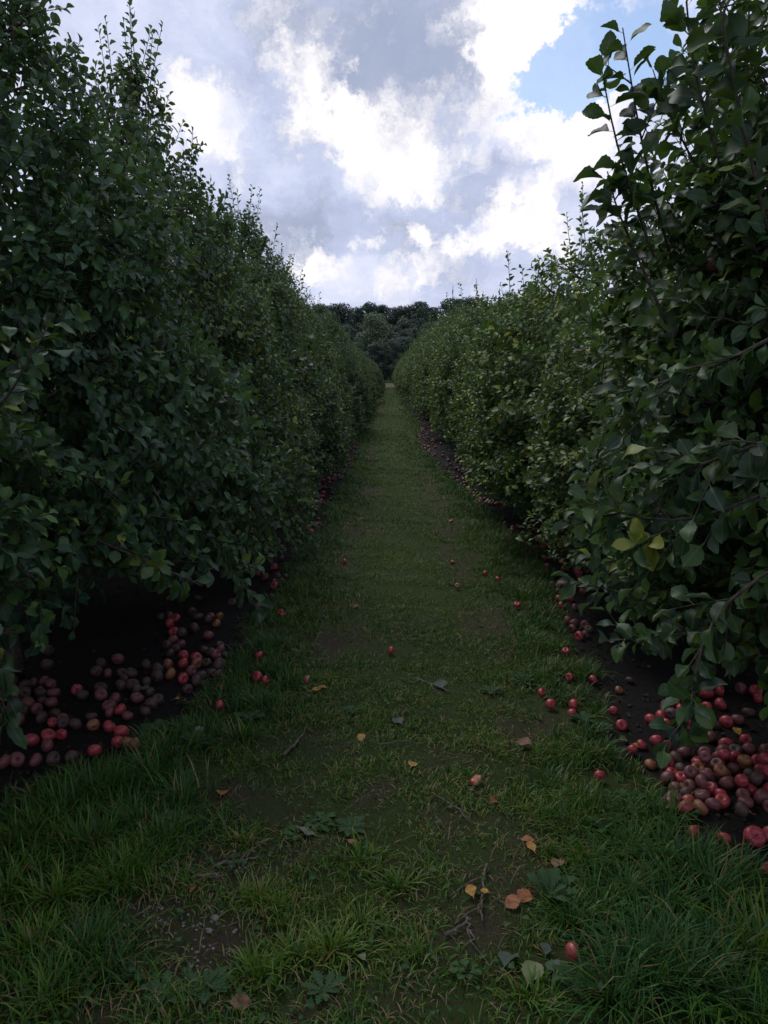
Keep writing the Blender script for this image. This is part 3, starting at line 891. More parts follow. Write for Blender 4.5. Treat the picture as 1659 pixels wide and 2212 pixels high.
# gravel in the worn patch
def stone_geo(geo, c, r, g, mat=0):
    la = 5; lo = 7
    v = []
    for i in range(la + 1):
        ph = PI * i / la
        for j in range(lo):
            t = 2 * PI * j / lo
            v.append((math.sin(ph) * math.cos(t), math.sin(ph) * math.sin(t), math.cos(ph)))
    v = np.array(v)
    v = v * (1 + .28 * vnoise3(v * 2.0, int(g.integers(1e6))))[:, None] * np.array([1, g.uniform(.6, 1), g.uniform(.45, .75)]) * r
    a = g.uniform(0, 6.28)
    v = np.column_stack([v[:, 0] * math.cos(a) - v[:, 1] * math.sin(a), v[:, 0] * math.sin(a) + v[:, 1] * math.cos(a), v[:, 2]])
    f = []
    for i in range(la):
        for j in range(lo):
            f += [i * lo + j, (i + 1) * lo + j, (i + 1) * lo + (j + 1) % lo, i * lo + (j + 1) % lo]
    geo.add(v + np.array(c), f, [4] * (la * lo), mat, 0.5)
g = np.random.default_rng(95)
gr = Geo()
for i in range(240):
    cx, cy, sx, sy = [(440, 2000, 45, 40), (500, 1875, 60, 22), (330, 1985, 35, 15), (430, 2080, 35, 35), (1000, 1760, 90, 60)][i % 5]
    px, py = g.normal(cx, sx), g.normal(cy, sy)
    X, Y = gp(px, min(py, 2190))
    stone_geo(gr, (X, Y, ground_z(np.array([X]), np.array([Y]))[0] + .001), g.uniform(.002, .0065), g)
tag(link('gravel', gr.mesh('gravel', [STONE], smooth=False)), 'fine grey gravel showing in the worn patch of the path', 'gravel', kind='stuff')

# ------------------------------------------------------------------ the two rows of apple trees
def place_tree(tr_me, cr_me, x, y, rz, sc, tint, label, group):
    e = bpy.data.objects.new('apple_tree', None)
    COL.objects.link(e)
    e.location = (x, y, 0); e.rotation_euler = (0, 0, rz); e.scale = (sc, sc, sc)
    e.empty_display_size = 0.2
    tag(e, label, 'apple tree', group)
    link('trunk', tr_me, e)
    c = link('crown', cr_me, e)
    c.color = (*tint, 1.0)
    return e

LEFT = [build_fruit_tree('left%d' % i, 100 + i, 3.62, 1.22, 1.30, (.95, .62, .28, .28, .30, .28)[i], 'cone', 2250, 34, 0.62, 0.065) for i in range(6)]
RIGHT = [build_fruit_tree('right%d' % i, 200 + i, 2.95, 1.22, 1.28, 0.50, 'round', 2150, 17, 0.75, 0.064, yellow=(0.0, 0.05, 0.0)[i]) for i in range(3)]
HERO = build_fruit_tree('hero', 300, 3.5, 1.14, 1.15, 0.72, 'round', 3000, 18, 0.75, 0.064, lean=(-0.10, 0.05))

LX, RX, DY = -2.1, 2.08, 2.2
left_labels = [
    'nearest apple tree at the left edge, only its outer branches reaching in',
    'tall dark apple tree filling the left foreground, skirt hanging over the apple heap',
    'tall pointed apple tree second along the left row past the foreground one',
    'apple tree with a thin leading shoot, third along the left row past the foreground one',
    'apple tree fourth along the left row past the foreground one, leaves catching grey light',
]
right_labels = [
    'big leafed apple tree in the right foreground with shoots against blue sky',
    'apple tree behind the right foreground one, its branches low over the grass',
    'apple tree with a yellowing patch of leaves in the middle of the right row',
    'apple tree with upright shoots just past the yellowing one in the right row',
    'fifth apple tree of the right row, flat topped with thin shoots on the skyline',
]
lt_tree, rt_tree = [], []
g = np.random.default_rng(77)
for i in range(57):
    y = 2.0 + DY * i
    m = LEFT[i if i < 2 else 2 + i % 4]
    rz = 0 if i < 2 else (0 if g.random() < .5 else PI) + g.normal(0, .1)
    sc = g.uniform(.94, 1.05) if i < 3 else g.uniform(.88, 1.08)
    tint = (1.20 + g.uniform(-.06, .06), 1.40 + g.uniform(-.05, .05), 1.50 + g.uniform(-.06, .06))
    if i > 1: tint = tuple(c * k for c, k in zip(tint, (1.95, 1.28, 1.35)))  # farther crowns tinted paler, imitating haze and sky light on the leaves
    lab = left_labels[i] if i < 5 else 'distant apple tree of the left row, crown merged with its neighbours'
    grp = 'apple trees of the left row'
    far_low = (1.0, 1.12, 1.15, 1.14, 1.14, 1.1, 1.0, .94)[i] if i < 8 else .90
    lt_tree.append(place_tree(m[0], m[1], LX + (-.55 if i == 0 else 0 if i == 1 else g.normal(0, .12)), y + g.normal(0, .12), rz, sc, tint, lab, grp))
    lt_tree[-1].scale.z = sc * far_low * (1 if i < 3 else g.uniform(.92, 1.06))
for i in range(56):
    y = 2.75 + DY * i
    m = HERO if i == 0 else RIGHT[(i + 1) % 3 if i != 2 else 1]
    if i == 1: m = RIGHT[0]
    rz = 0 if i == 0 else (0 if g.random() < .5 else PI) + g.normal(0, .1)
    sc = 1.0 if i == 0 else g.uniform(.90, 1.05) + min(.10, i * .006)
    tint = (2.6 + g.uniform(-.18, .2), 2.0 + g.uniform(-.1, .1), 1.5 + g.uniform(-.1, .1))  # pale olive tint carries the veiling light on crowns past the first tree
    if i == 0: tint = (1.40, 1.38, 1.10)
    low = (1.0, .87, .93, .97)[i] if i < 4 else 1.0
    lab = right_labels[i] if i < 5 else 'distant apple tree of the right row, crown merged with its neighbours'
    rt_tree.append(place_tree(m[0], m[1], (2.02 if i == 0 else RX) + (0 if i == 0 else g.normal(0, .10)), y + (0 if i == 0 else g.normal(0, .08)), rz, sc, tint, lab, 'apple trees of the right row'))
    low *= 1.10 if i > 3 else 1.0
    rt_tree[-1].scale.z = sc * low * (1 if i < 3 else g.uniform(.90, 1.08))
# the next rows over, glimpsed under and between the near crowns
for i in range(7):
    m = LEFT[(i + 1) % 4]
    place_tree(m[0], m[1], -6.5 + g.normal(0, .1), 1.6 + 2.2 * i, PI * (i % 2), g.uniform(.95, 1.05), (.9, 1, 1), 'apple tree of the next row glimpsed behind the left row', 'apple trees of the next row on the left')
for i in range(6):
    m = RIGHT[i % 3]
    place_tree(m[0], m[1], 6.4 + g.normal(0, .1), 2.4 + 2.2 * i, PI * (i % 2), g.uniform(1.0, 1.1), (1, 1, .95), 'apple tree of the next row glimpsed behind the right row', 'apple trees of the next row on the right')

h = rt_tree[0]
make_branch(h, [at(1720, 1200, 2.0), at(1560, 1290, 1.95), at(1510, 1400, 1.9), at(1495, 1500, 1.86), at(1480, 1590, 1.84)], 0.0048, 0.0648, 1, 7, .16, .05, .45, 0.024)
make_branch(h, [at(1700, 1330, 2.3), at(1480, 1370, 2.2), at(1310, 1385, 2.12)], 0.004, 0.0648, 2, 6, .15, -.05, .25, 0.0255)
make_branch(h, [at(1720, 1040, 1.9), at(1560, 1105, 1.9), at(1450, 1135, 1.95), at(1340, 1105, 2.0), at(1265, 1085, 2.0)], 0.006, 0.0684, 3, 9, .2, .06, .4, 0.0255)
make_branch(h, [at(1420, 1310, 2.5), at(1320, 1275, 2.45), at(1235, 1255, 2.4)], .004, .066, 4, 3, .12, -.1, .2, .032)
make_branch(h, [at(1450, 1140, 1.93), at(1410, 1160, 1.9), at(1375, 1175, 1.88)], .003, .07, 5, 0, .1, .62, .5, .03, bare=.4)
make_branch(h, [at(1720, 930, 1.8), at(1620, 965, 1.8), at(1500, 1010, 1.9), at(1400, 1040, 2.0)], 0.0056, 0.0684, 6, 8, .18, .02, .35, 0.0255)
make_branch(h, [at(1720, 700, 1.9), at(1560, 790, 1.95), at(1420, 830, 2.1), at(1330, 850, 2.2)], 0.0056, 0.0666, 7, 9, .2, -.05, .35, 0.0255)
for k, pts in enumerate([
        [(1450, 560, 2.5), (1400, 380, 2.45), (1370, 220, 2.42), (1345, 60, 2.4)],
        [(1430, 600, 2.4), (1370, 440, 2.4), (1325, 290, 2.4), (1298, 140, 2.4)],
        [(1600, 520, 2.4), (1540, 300, 2.3), (1490, 130, 2.3), (1480, -60, 2.3)],
        [(1560, 480, 2.7), (1500, 350, 2.7), (1440, 240, 2.7), (1410, 150, 2.7)],
        [(1440, 700, 2.4), (1380, 560, 2.4), (1330, 450, 2.4), (1312, 370, 2.4)],
        [(1659, 500, 2.1), (1600, 250, 2.1), (1560, 60, 2.1), (1540, -120, 2.1)]]):
    make_branch(h, [at(*p) for p in pts], .0048, .084, 20 + k, 3 if k != 1 else 1, .16, -.05, .12, .028, bare=.1)
l0, l1 = lt_tree[0], lt_tree[1]
make_branch(l0, [at(-90, 990, 2.4), at(0, 880, 2.4), at(60, 790, 2.4), at(110, 690, 2.4)], .006, .074, 40, 4, .14, -.02, .3, .034)
make_branch(l0, [at(-80, 1250, 2.2), at(-10, 1400, 2.2), at(5, 1490, 2.2), at(15, 1580, 2.2)], .005, .074, 41, 3, .10, .0, .4, .04)
make_branch(l1, [at(-60, 860, 3.1), at(60, 940, 3.1), at(170, 1010, 3.1), at(270, 1095, 3.1)], .0075, .074, 42, 6, .16, -.05, .35, .034)
make_branch(l1, [at(20, 1080, 3.2), at(170, 1150, 3.1), at(300, 1205, 3.0), at(430, 1262, 2.95)], .0075, .076, 43, 9, .18, .02, .3, .03)
make_branch(l1, [at(330, 1050, 3.9), at(440, 1160, 3.8), at(520, 1240, 3.75), at(560, 1330, 3.7)], .006, .072, 44, 6, .18, -.08, .4, .034)
make_branch(rt_tree[2], [at(1260, 850, 6.6), at(1190, 865, 6.3), at(1120, 880, 6.05), at(1060, 900, 5.9)], .007, .068, 46, 12, .26, .40, .3, .022)
make_branch(rt_tree[2], [at(1240, 930, 6.2), at(1170, 945, 6.0), at(1110, 975, 5.9)], .006, .066, 47, 7, .22, .28, .3, .024)
make_branch(lt_tree[2], [at(560, 900, 6.2), at(660, 830, 6.2), at(700, 700, 6.2)], .007, .072, 45, 6, .25, -.05, .3, .034)

# ------------------------------------------------------------------ yellowing weeds far down the path
g = np.random.default_rng(120)
yw = Geo()
K = 34
c0, c1 = at(800, 878, 46), at(842, 868, 46)
f_ = g.random(K)
B = np.column_stack([c0.x + (c1.x - c0.x) * f_, 46 + g.normal(0, .25, K), np.zeros(K)])
Dv = norm(np.column_stack([g.normal(0, .6, K), g.normal(0, .5, K), np.ones(K)]))
Ln = g.uniform(.15, .38, K)
twigs(yw, B, Dv, Ln, np.zeros(K), np.full(K, .006), 1)
shoot_leaves(yw, B, Dv, Ln, np.zeros(K), g, (0, 46), .03, .11, 'lo', .3)
tag(link('weed', yw.mesh('weed', [plain_material('yellowing_weed_leaf', (0.20, 0.19, 0.03), (0.10, 0.13, 0.03), 8), TWIG])),
    'yellowing leafy weed clump standing across the far path', 'weed')

# ------------------------------------------------------------------ woodland on the rise behind
def build_forest_tree(name, seed, H, Rc, low, nleaf, lsize):
    g = np.random.default_rng(seed)
    wood = Geo(); crown = Geo()
    zt = np.linspace(-.5, H * .8, 7)
    pts = np.column_stack([g.normal(0, .12, 7).cumsum() * .6, g.normal(0, .12, 7).cumsum() * .6, zt]); pts[0, :2] = 0
    tube(wood, pts, np.linspace(.32, .07, 7), 7)
    nl = 22
    cen, rad = [], []
    for i in range(nl):
        u = (i + .5) / nl
        z = H * (low + (.97 - low) * u)
        w = math.sin(PI * min(1, .12 + .82 * u)) ** .7
        a = i * 2.4 + g.uniform(-.4, .4)
        rr = Rc * w * g.uniform(.35, .75)
        r = Rc * g.uniform(.34, .56) * (1 - .25 * u)
        cen.append((math.cos(a) * rr, math.sin(a) * rr, min(z, H - r * .7))); rad.append(r)
        st = pts[min(6, 2 + int(u * 4))]
        s = np.linspace(0, 1, 4)[:, None]
        tube(wood, st + (np.array(cen[-1]) - st) * s + np.array([0, 0, .3]) * s * (1 - s), np.linspace(.10, .03, 4), 4)
    cen, rad = np.array(cen), np.array(rad)
    k = g.choice(nl, nleaf, p=rad ** 2 / (rad ** 2).sum())
    v = norm(g.normal(0, 1, (nleaf, 3)))
    q = 1.05 - .40 * g.random(nleaf) ** 1.5
    sc = 1 + .25 * vnoise3(v * 3 + cen[k], seed)
    P = cen[k] + v * (rad[k] * q * sc)[:, None] * np.array([1, 1, .8])
    D = norm(np.cross(v, g.normal(0, 1, (nleaf, 3))) + np.array([0, 0, -.3]))
    N = v + np.array([0, 0, .5]) + g.normal(0, .35, (nleaf, 3))
    lv = np.clip(.45 + g.normal(0, .16, nleaf) + g.normal(0, .12, nl)[k], 0, 1)
    leaves(crown, P, D, N, g.uniform(.6, 1.3, nleaf) * lsize, lv, 'lo', 0, wid=g.uniform(1.2, 2.0, nleaf), g=g)
    return wood.mesh(name + '_trunk', [BARK]), crown.mesh(name + '_crown', [FOREST])

FT = [build_forest_tree('wood%d' % i, 400 + i, 15.0, 4.6, (.22, .28, .2, .05, .05)[i], 13000, .30) for i in range(5)]
g = np.random.default_rng(130)
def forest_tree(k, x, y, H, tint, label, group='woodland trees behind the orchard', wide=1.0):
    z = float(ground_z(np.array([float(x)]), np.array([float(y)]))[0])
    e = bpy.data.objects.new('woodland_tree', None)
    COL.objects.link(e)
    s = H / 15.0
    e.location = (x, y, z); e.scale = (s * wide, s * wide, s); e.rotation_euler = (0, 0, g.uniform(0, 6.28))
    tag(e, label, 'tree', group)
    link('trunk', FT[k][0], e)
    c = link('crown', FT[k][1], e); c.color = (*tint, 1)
forest_tree(0, -3.2, 176, 14.2, (2.3, 2.0, 1.7), 'broad paler green tree standing out in the middle of the woodland', wide=1.05)
forest_tree(1, 3.4, 172, 10.8, (1.35, 1.3, 1.2), 'smaller grey green tree just right of the pale woodland tree', wide=.85)
forest_tree(2, 14.0, 190, 13.0, (1.8, 1.25, .8), 'woodland tree with browning leaves at the right above the apple row')
for x in np.arange(-48, 50, 4.2):
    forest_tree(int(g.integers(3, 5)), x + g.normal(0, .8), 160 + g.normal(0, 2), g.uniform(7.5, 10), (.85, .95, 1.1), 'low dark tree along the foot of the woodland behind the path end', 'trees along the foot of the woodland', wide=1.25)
for x in np.arange(-60, 62, 5.0):
    if -7 < x < 0: continue
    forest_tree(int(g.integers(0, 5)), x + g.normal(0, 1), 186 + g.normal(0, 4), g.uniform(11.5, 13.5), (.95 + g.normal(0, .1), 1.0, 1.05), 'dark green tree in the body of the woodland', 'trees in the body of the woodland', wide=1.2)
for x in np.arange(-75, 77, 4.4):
    forest_tree(int(g.integers(0, 5)), x + g.normal(0, 1.2), 222 + g.normal(0, 6), g.uniform(14.5, 17.0) + .02 * x, (.75, .85, 1.0), 'dark round topped tree on the skyline of the woodland', 'skyline trees of the woodland', wide=1.2)

# ------------------------------------------------------------------ fallen apples
def apple_mesh(seed, mat):
    g = np.random.default_rng(seed)
    geo = Geo()
    la, lo = 18, 22
    v = []
    for i in range(la + 1):
        t = PI * i / la
        r = math.sin(t) * (1 + .10 * math.cos(t)) * (1.03)
        z = .90 * math.cos(t) - .42 * math.exp(-(t / .36) ** 2) + .26 * math.exp(-((PI - t) / .30) ** 2)
        for j in range(lo):
            a = 2 * PI * j / lo
            rr = r * (1 + .02 * math.cos(5 * a) * (t > 1.8))
            v.append((rr * math.cos(a), rr * math.sin(a), z))
    v = np.array(v)
    v *= (1 + (.04 if seed < 506 else .075) * vnoise3(v * 1.4, seed))[:, None]
    f = []
    for i in range(la):
        for j in range(lo):
            f += [i * lo + j, (i + 1) * lo + j, (i + 1) * lo + (j + 1) % lo, i * lo + (j + 1) % lo]
    geo.add(v, f, [4] * (la * lo), 0, .5)
    return geo.mesh('fallen_apple', [mat])
AM = {k: [apple_mesh(500 + 3 * i + j, APPLE[k]) for j in range(2)] for i, k in enumerate(APPLE)}
sg = Geo()
tube(sg, [(0, 0, .42), (.02, .01, .75), (.10, .04, 1.05)], [.05, .035, .05], 6)
STEM_ME = sg.mesh('stem', [STEM])
cg = Geo()
for k in range(5):
    a = k * 2 * PI / 5
    tube(cg, [(.10 * math.cos(a), .10 * math.sin(a), -.60), (.16 * math.cos(a), .16 * math.sin(a), -.72), (.07 * math.cos(a + .4), .07 * math.sin(a + .4), -.83)], [.05, .04, .01], 4)
CALYX_ME = cg.mesh('calyx', [STEM])

apple_pts = []
n_apples = 0
ga = np.random.default_rng(140)
def free(x, y, r):
    for (a, b, c) in apple_pts:
        if (a - x) ** 2 + (b - y) ** 2 < (.93 * (c + r)) ** 2: return False
    return True
def apple(x, y, r, kind, label, group=None, z=None, parts=True, rot=None):
    global n_apples
    o = bpy.data.objects.new('fallen_apple', AM[kind][int(ga.integers(2))])
    COL.objects.link(o)
    zz = (float(ground_z(np.array([x]), np.array([y]))[0]) + r * .86 - .003) if z is None else z
    o.location = (x, y, zz)
    o.rotation_euler = rot if rot else (ga.normal(0, 1.0), ga.normal(0, 1.0), ga.uniform(0, 6.28))
    o.scale = (r * ga.uniform(.96, 1.05), r * ga.uniform(.96, 1.05), r * ga.uniform(.9, 1.0))
    tag(o, label, 'apple', group)
    if parts:
        link('stem', STEM_ME, o); link('calyx', CALYX_ME, o)
    apple_pts.append((x, y, r)); n_apples += 1
    return o
for px, py, d, kind, lab in LONE:
    r = 0
    X, Y = gp(px, py)
    dist = math.hypot(Y, CAM_H)
    for _ in range(2):
        X, Y = gp(px, py, max(.0, r * .9))
        zc = Y * math.cos(R(PITCH)) + (CAM_H - r) * math.sin(R(PITCH))
        r = .5 * d / F_PX * zc
    r = min(max(r, .022), .040)
    lift = .026 if Y < 1.75 else .014 if np.interp(Y, ELY, ELX) < X < np.interp(Y, ERY, ERX) else 0
    apple(X, Y, r, kind, lab, z=float(ground_z(np.array([X]), np.array([Y]))[0]) + r * .86 - .003 + lift)

def heap(n, box, kinds, label, group, pile=False, strip=None, tries=40):
    made = 0
    for _ in range(n * tries):
        if made >= n: break
        if strip:
            sd, y0, y1, depth = strip
            y = y0 + (y1 - y0) * ga.random() ** 1.35
            w = abs(ga.normal(0, depth * .5))
            x = (np.interp(y, ELY, ELX) - .0 - w) if sd < 0 else (np.interp(y, ERY, ERX) + .0 + w)
            if n2(np.array([x]), np.array([y]), 150, 2.4)[0] < (-.6 if depth > .9 else -.25): continue
        else:
            x, y = gp(ga.uniform(box[0], box[2]), ga.uniform(box[1], box[3]))
        r = ga.uniform(.025, .034)
        if not free(x, y, r): continue
        kd = kinds[int(ga.integers(len(kinds)))]
        apple(x, y, r, kd, label, group, parts=y < 6.5)
        made += 1
    if pile:                      # a second layer resting in the hollows of the first
        base = [p for p in apple_pts if True]
        for _ in range(n):
            px, py = ga.uniform(box[0] + 60, box[2]), ga.uniform(box[1] + 20, box[3] - 30)
            x, y = gp(px, py)
            near = sorted(base, key=lambda p: (p[0] - x) ** 2 + (p[1] - y) ** 2)[:3]
            if (near[2][0] - x) ** 2 + (near[2][1] - y) ** 2 > .0042: continue
            cx = sum(p[0] for p in near) / 3; cy = sum(p[1] for p in near) / 3
            if any((cx - q[0]) ** 2 + (cy - q[1]) ** 2 < .0030 for q in top_layer): continue
            top_layer.append((cx, cy))
            apple(cx, cy, ga.uniform(.024, .029), kinds[int(ga.integers(len(kinds)))], label, group, z=.058)
top_layer = []
MIX = ['red', 'dull', 'dull', 'brown', 'brown', 'dull']
heap(58, (1440, 1630, 1700, 1760), ['red', 'dull', 'dull', 'brown', 'red', 'red', 'tan', 'dull'], 'fallen apple in the big red and brown heap under the right foreground tree', 'heap of apples under the right foreground tree', pile=True)
heap(26, (1400, 1490, 1640, 1640), ['red', 'red', 'dull', 'brown'], 'fallen apple scattered on dark soil around the hanging branch on the right', 'apples around the hanging branch on the right')
heap(30, (-20, 1480, 120, 1560), ['dull', 'dull', 'brown', 'brown'], 'dull fallen apple crowded in the heap at the far left edge', 'heap of apples at the far left')  # dark skins favoured in these left heaps, standing in for canopy shade
heap(20, (200, 1430, 350, 1540), ['brown', 'brown', 'dull'], 'dim brownish apple in deep shade under the left foreground tree', 'apples in shade under the left foreground tree')
heap(28, (360, 1330, 480, 1480), ['red', 'dull', 'brown', 'brown', 'dull', 'tan'], 'fallen apple crowded under the hanging skirt of the left tree', 'heap of apples under the left skirt')
heap(44, None, ['dull', 'brown', 'dull', 'brown', 'brown', 'brown', 'red'], 'dark dull fallen apple on black soil under the left foreground trees', 'apples on black soil under the left foreground trees', strip=(-1, 3.0, 6.2, 1.0))
heap(36, None, MIX, 'small fallen apple along the dark soil edge of the left row', 'apples along the left soil edge', strip=(-1, 5.8, 10, .55))
heap(46, None, ['red', 'red', 'dull', 'dull', 'brown'], 'small fallen apple along the dark soil edge of the right row', 'apples along the right soil edge', strip=(1, 4.6, 10, .42))
print('apples', n_apples)
# those too far off to tell one from the next
far = Geo()
g = np.random.default_rng(160)
kk = 0
base_v = np.array([v.co[:] for v in AM['red'][0].vertices])[::1]
def lowball():
    v, f = [], []
    for i in range(5):
        t = PI * i / 4
        for j in range(7):
            v.append((math.sin(t) * math.cos(j * .8976), math.sin(t) * math.sin(j * .8976), .88 * math.cos(t)))
    for i in range(4):
        for j in range(7):
            f += [i * 7 + j, (i + 1) * 7 + j, (i + 1) * 7 + (j + 1) % 7, i * 7 + (j + 1) % 7]
    return np.array(v), f
bv, bf = lowball()
for k in range(420):
    sd = -1 if g.random() < .4 else 1
    y = 9.6 + 24 * g.random() ** 1.5
    w = abs(g.normal(0, .3))
    x = (np.interp(y, ELY, ELX) - w) if sd < 0 else (np.interp(y, ERY, ERX) + w)
    r = g.uniform(.026, .036)
    far.add(bv * r + np.array([x, y, r * .85]), bf, [4] * 28, int(g.integers(1, 3)) if g.random() < .75 else 0, .5)
tag(link('apple_litter', far.mesh('apple_litter', [APPLE['red'], APPLE['dull'], APPLE['brown']])), 'carpet of tiny far off fallen apples along both rows', 'apple litter', kind='stuff')

for k, (px, py, Y, lab) in enumerate([(1604, 330, 2.35, 'dark red apple still hanging high in the right foreground tree'),
                                      (1545, 572, 2.3, 'dim red apple hanging in shade lower in the right foreground tree')]):
    p = at(px, py, Y + .22)
    o = bpy.data.objects.new('hanging_apple', AM['dull'][k]); COL.objects.link(o)
    o.location = p; o.scale = (.03, .03, .028); o.rotation_euler = (.2, .1, k)
    tag(o, lab, 'apple')
    link('stem', STEM_ME, o); link('calyx', CALYX_ME, o)

# ------------------------------------------------------------------ fallen leaves, bitten apples, twigs, pebbles, weeds
def fallen_leaf(px, py, L, kind, label, az=None, tilt=.12, seed=0, curl=None):
    g = np.random.default_rng(900 + seed)
    x, y = gp(px, py, .01)
    a = g.uniform(0, 6.28) if az is None else az
    geo = Geo()
    Dm = np.array([[math.cos(a), math.sin(a), tilt]]); 
    leaves(geo, np.array([[0., 0., 0.]]) - Dm * L * .5, Dm, np.array([[g.normal(0, .25), g.normal(0, .25) - .2, 1.0]]), np.array([L]), np.array([.5]), 'hero', 0,
           curl=np.array([g.uniform(-.15, .45) if curl is None else curl]), fold=np.array([g.uniform(.1, .5)]), wid=np.array([g.uniform(1.0, 1.4)]), g=g)
    o = link('fallen_leaf', geo.mesh('fallen_leaf', [FALLEN[kind]]), None, (x, y, float(ground_z(np.array([x]), np.array([y]))[0]) + .022))
    tag(o, label, 'leaf', 'fallen leaves')
LV = [
    (690, 1487, .085, 'yellow', 'crumpled yellow leaf on the path, left of the centre line'),
    (780, 1593, .055, 'yellow', 'yellow leaf lying in short turf at the middle of the path'),
    (892, 1652, .05, 'yellow', 'small narrow yellow leaf near the middle of the path'),
    (1068, 1727, .05, 'orange', 'orange leaf below the pale apple core on the path'),
    (1148, 1828, .05, 'yellow', 'narrow yellow leaf upright by a dark twig on the right'),
    (1140, 1810, .05, 'orange', 'rusty leaf just above the narrow yellow one on the right'),
    (762, 1822, .04, 'orange', 'small orange leaf on bare earth left of centre'),
    (1205, 1858, .06, 'brown', 'reddish brown leaf under grass on the right verge'),
    (1107, 1949, .062, 'orange', 'large orange brown leaf on the path, larger of two'),
    (1134, 1935, .06, 'orange', 'orange brown leaf beside the larger one on the path'),
    (1018, 1931, .045, 'yellow', 'thin yellow leaf scrap on bare earth, right of centre'),
    (1046, 1932, .03, 'yellow', 'tiny yellow leaf scrap right of the thin one'),
    (520, 2150, .06, 'brown', 'brown curled leaf at the bottom left of the path'),
    (483, 1716, .06, 'orange', 'rusty leaf beside the long left verge grass'),
    (416, 1926, .03, 'orange', 'small round rust leaf on the worn gravel patch'),
    (1150, 2106, .085, 'pale', 'pale green curled leaf in the grass left of the red apple'),
    (1098, 2072, .085, 'dark', 'dark green leaf lying behind the pale curled one'),
    (1178, 2050, .05, 'dark', 'dull green leaf tucked against the red apple'),
    (1195, 2085, .05, 'dark', 'dull green leaf in front of the red apple to its left'),
    (952, 1482, .08, 'dark', 'dark withered leaf lying across the path beyond the centre'),
    (775, 2066, .05, 'pale', 'pale leaf standing in grass at the bottom centre'),
    (1590, 1586, .05, 'yellow', 'yellow leaf on dark soil under the right tree'),
    (1604, 1756, .06, 'yellow', 'narrow yellow leaf lying in the right apple heap'),
    (381, 1516, .04, 'yellow', 'tiny yellow leaf at the left soil edge'),
    (1376, 1614, .045, 'yellow', 'yellow leaf between two red apples at the right soil edge'),
    (1133, 1600, .07, 'brown', 'brown leaf litter piece on bare earth, right verge'),
    (660, 1790, .075, 'grey', 'grey green withered leaf beside the lobed weeds'),
    (310, 1492, .08, 'grey', 'pale grey leaf on dark soil under the left tree'),
    (160, 1492, .06, 'grey', 'grey leaf scrap among the left shaded apples'),
    (435, 1596, .09, 'grey', 'twisted grey leaf at the left soil edge'),
    (398, 1516, .03, 'yellow', 'yellow scrap on soil beside the left verge'),
    (768, 1310, .05, 'brown', 'brown leaf in the left rut, farther up the path'),
    (1480, 1706, .08, 'brown', 'broad tan leaf on soil left of the right heap'),
    (1348, 1598, .05, 'pale', 'pale leaf scrap at the right grass edge'),
    (860, 1560, .07, 'dark', 'grey green leaf lying in the middle turf'),
]
for i, (px, py, L, kd, lab) in enumerate(LV):
    fallen_leaf(px, py, L, kd, lab, seed=i)

def apple_core(px, py, r, label, seed):
    g = np.random.default_rng(seed)
    x, y = gp(px, py, .01)
    e = bpy.data.objects.new('bitten_apple', None); COL.objects.link(e)
    e.location = (x, y, float(ground_z(np.array([x]), np.array([y]))[0]) + r * .55)
    e.rotation_euler = (g.uniform(-.2, .2), g.uniform(-.2, .2), g.uniform(0, 6.28))
    tag(e, label, 'apple')
    la, lo = 12, 18
    v = []
    for i in range(la + 1):
        t = PI * i / la
        for j in range(lo):
            a = 2 * PI * j / lo
            v.append((1.15 * math.sin(t) * math.cos(a), .7 * math.sin(t) * math.sin(a), .48 * math.cos(t)))
    v = np.array(v); v *= (1 + .18 * vnoise3(v * 2.2, seed))[:, None] * r
    flesh, skin = Geo(), Geo()
    f = []
    for i in range(la):
        for j in range(lo):
            f += [i * lo + j, (i + 1) * lo + j, (i + 1) * lo + (j + 1) % lo, i * lo + (j + 1) % lo]
    F = np.array(f).reshape(-1, 4)
    flesh.add(v, F.ravel(), [4] * len(F))
    ang = np.arange(len(F)) % lo
    keep = (ang > lo * .45) & (np.arange(len(F)) // lo > 1)
    skin.add(v * 1.04, F[keep].ravel(), [4] * int(keep.sum()))
    link('flesh', flesh.mesh('flesh', [FLESH]), e); link('peel', skin.mesh('peel', [APPLE['red']]), e)
apple_core(1029, 1685, .030, 'half eaten pinkish apple on the path, right of the centre', 61)
apple_core(664, 1464, .030, 'broken pink and cream apple by the left side of the path', 62)
apple_core(612, 1328, .026, 'broken pink apple in the left verge grass', 63)

def twig(pts_px, r, label, seed, side=None):
    g = np.random.default_rng(seed)
    P = []
    for k, (px, py) in enumerate(pts_px):
        x, y = gp(px, py, .01)
        P.append((x, y, float(ground_z(np.array([x]), np.array([y]))[0]) + .012 + .006 * g.random()))
    P = np.array(P); c = P.mean(axis=0); P = P - c
    ts = np.linspace(0, 1, 10); tk = np.linspace(0, 1, len(P))
    Q = np.column_stack([np.interp(ts, tk, P[:, i]) for i in range(3)])
    Q[1:-1, :2] += g.normal(0, .004, (8, 2))
    geo = Geo()
    tube(geo, Q, np.linspace(r, r * .5, 10), 6)
    if side:
        for s_ in side:
            i = int(s_ * 9)
            d = norm((Q[min(9, i + 1)] - Q[i])[None])[0]
            nrm = np.array([-d[1], d[0], .15]) * g.choice([-1, 1])
            tube(geo, [Q[i], Q[i] + (d * .6 + nrm * .7) * .05, Q[i] + (d * 1.3 + nrm) * .09], [r * .6, r * .45, r * .25], 5)
    tag(link('fallen_twig', geo.mesh('fallen_twig', [DEADWOOD]), None, tuple(c)), label, 'twig', 'fallen twigs')
twig([(612, 1624), (635, 1602), (655, 1578)], .009, 'thick grey stick lying aslant on the left half of the path', 71)
twig([(460, 1868), (515, 1856), (560, 1840)], .006, 'dark twig lying across the worn gravel patch', 72, (.6,))
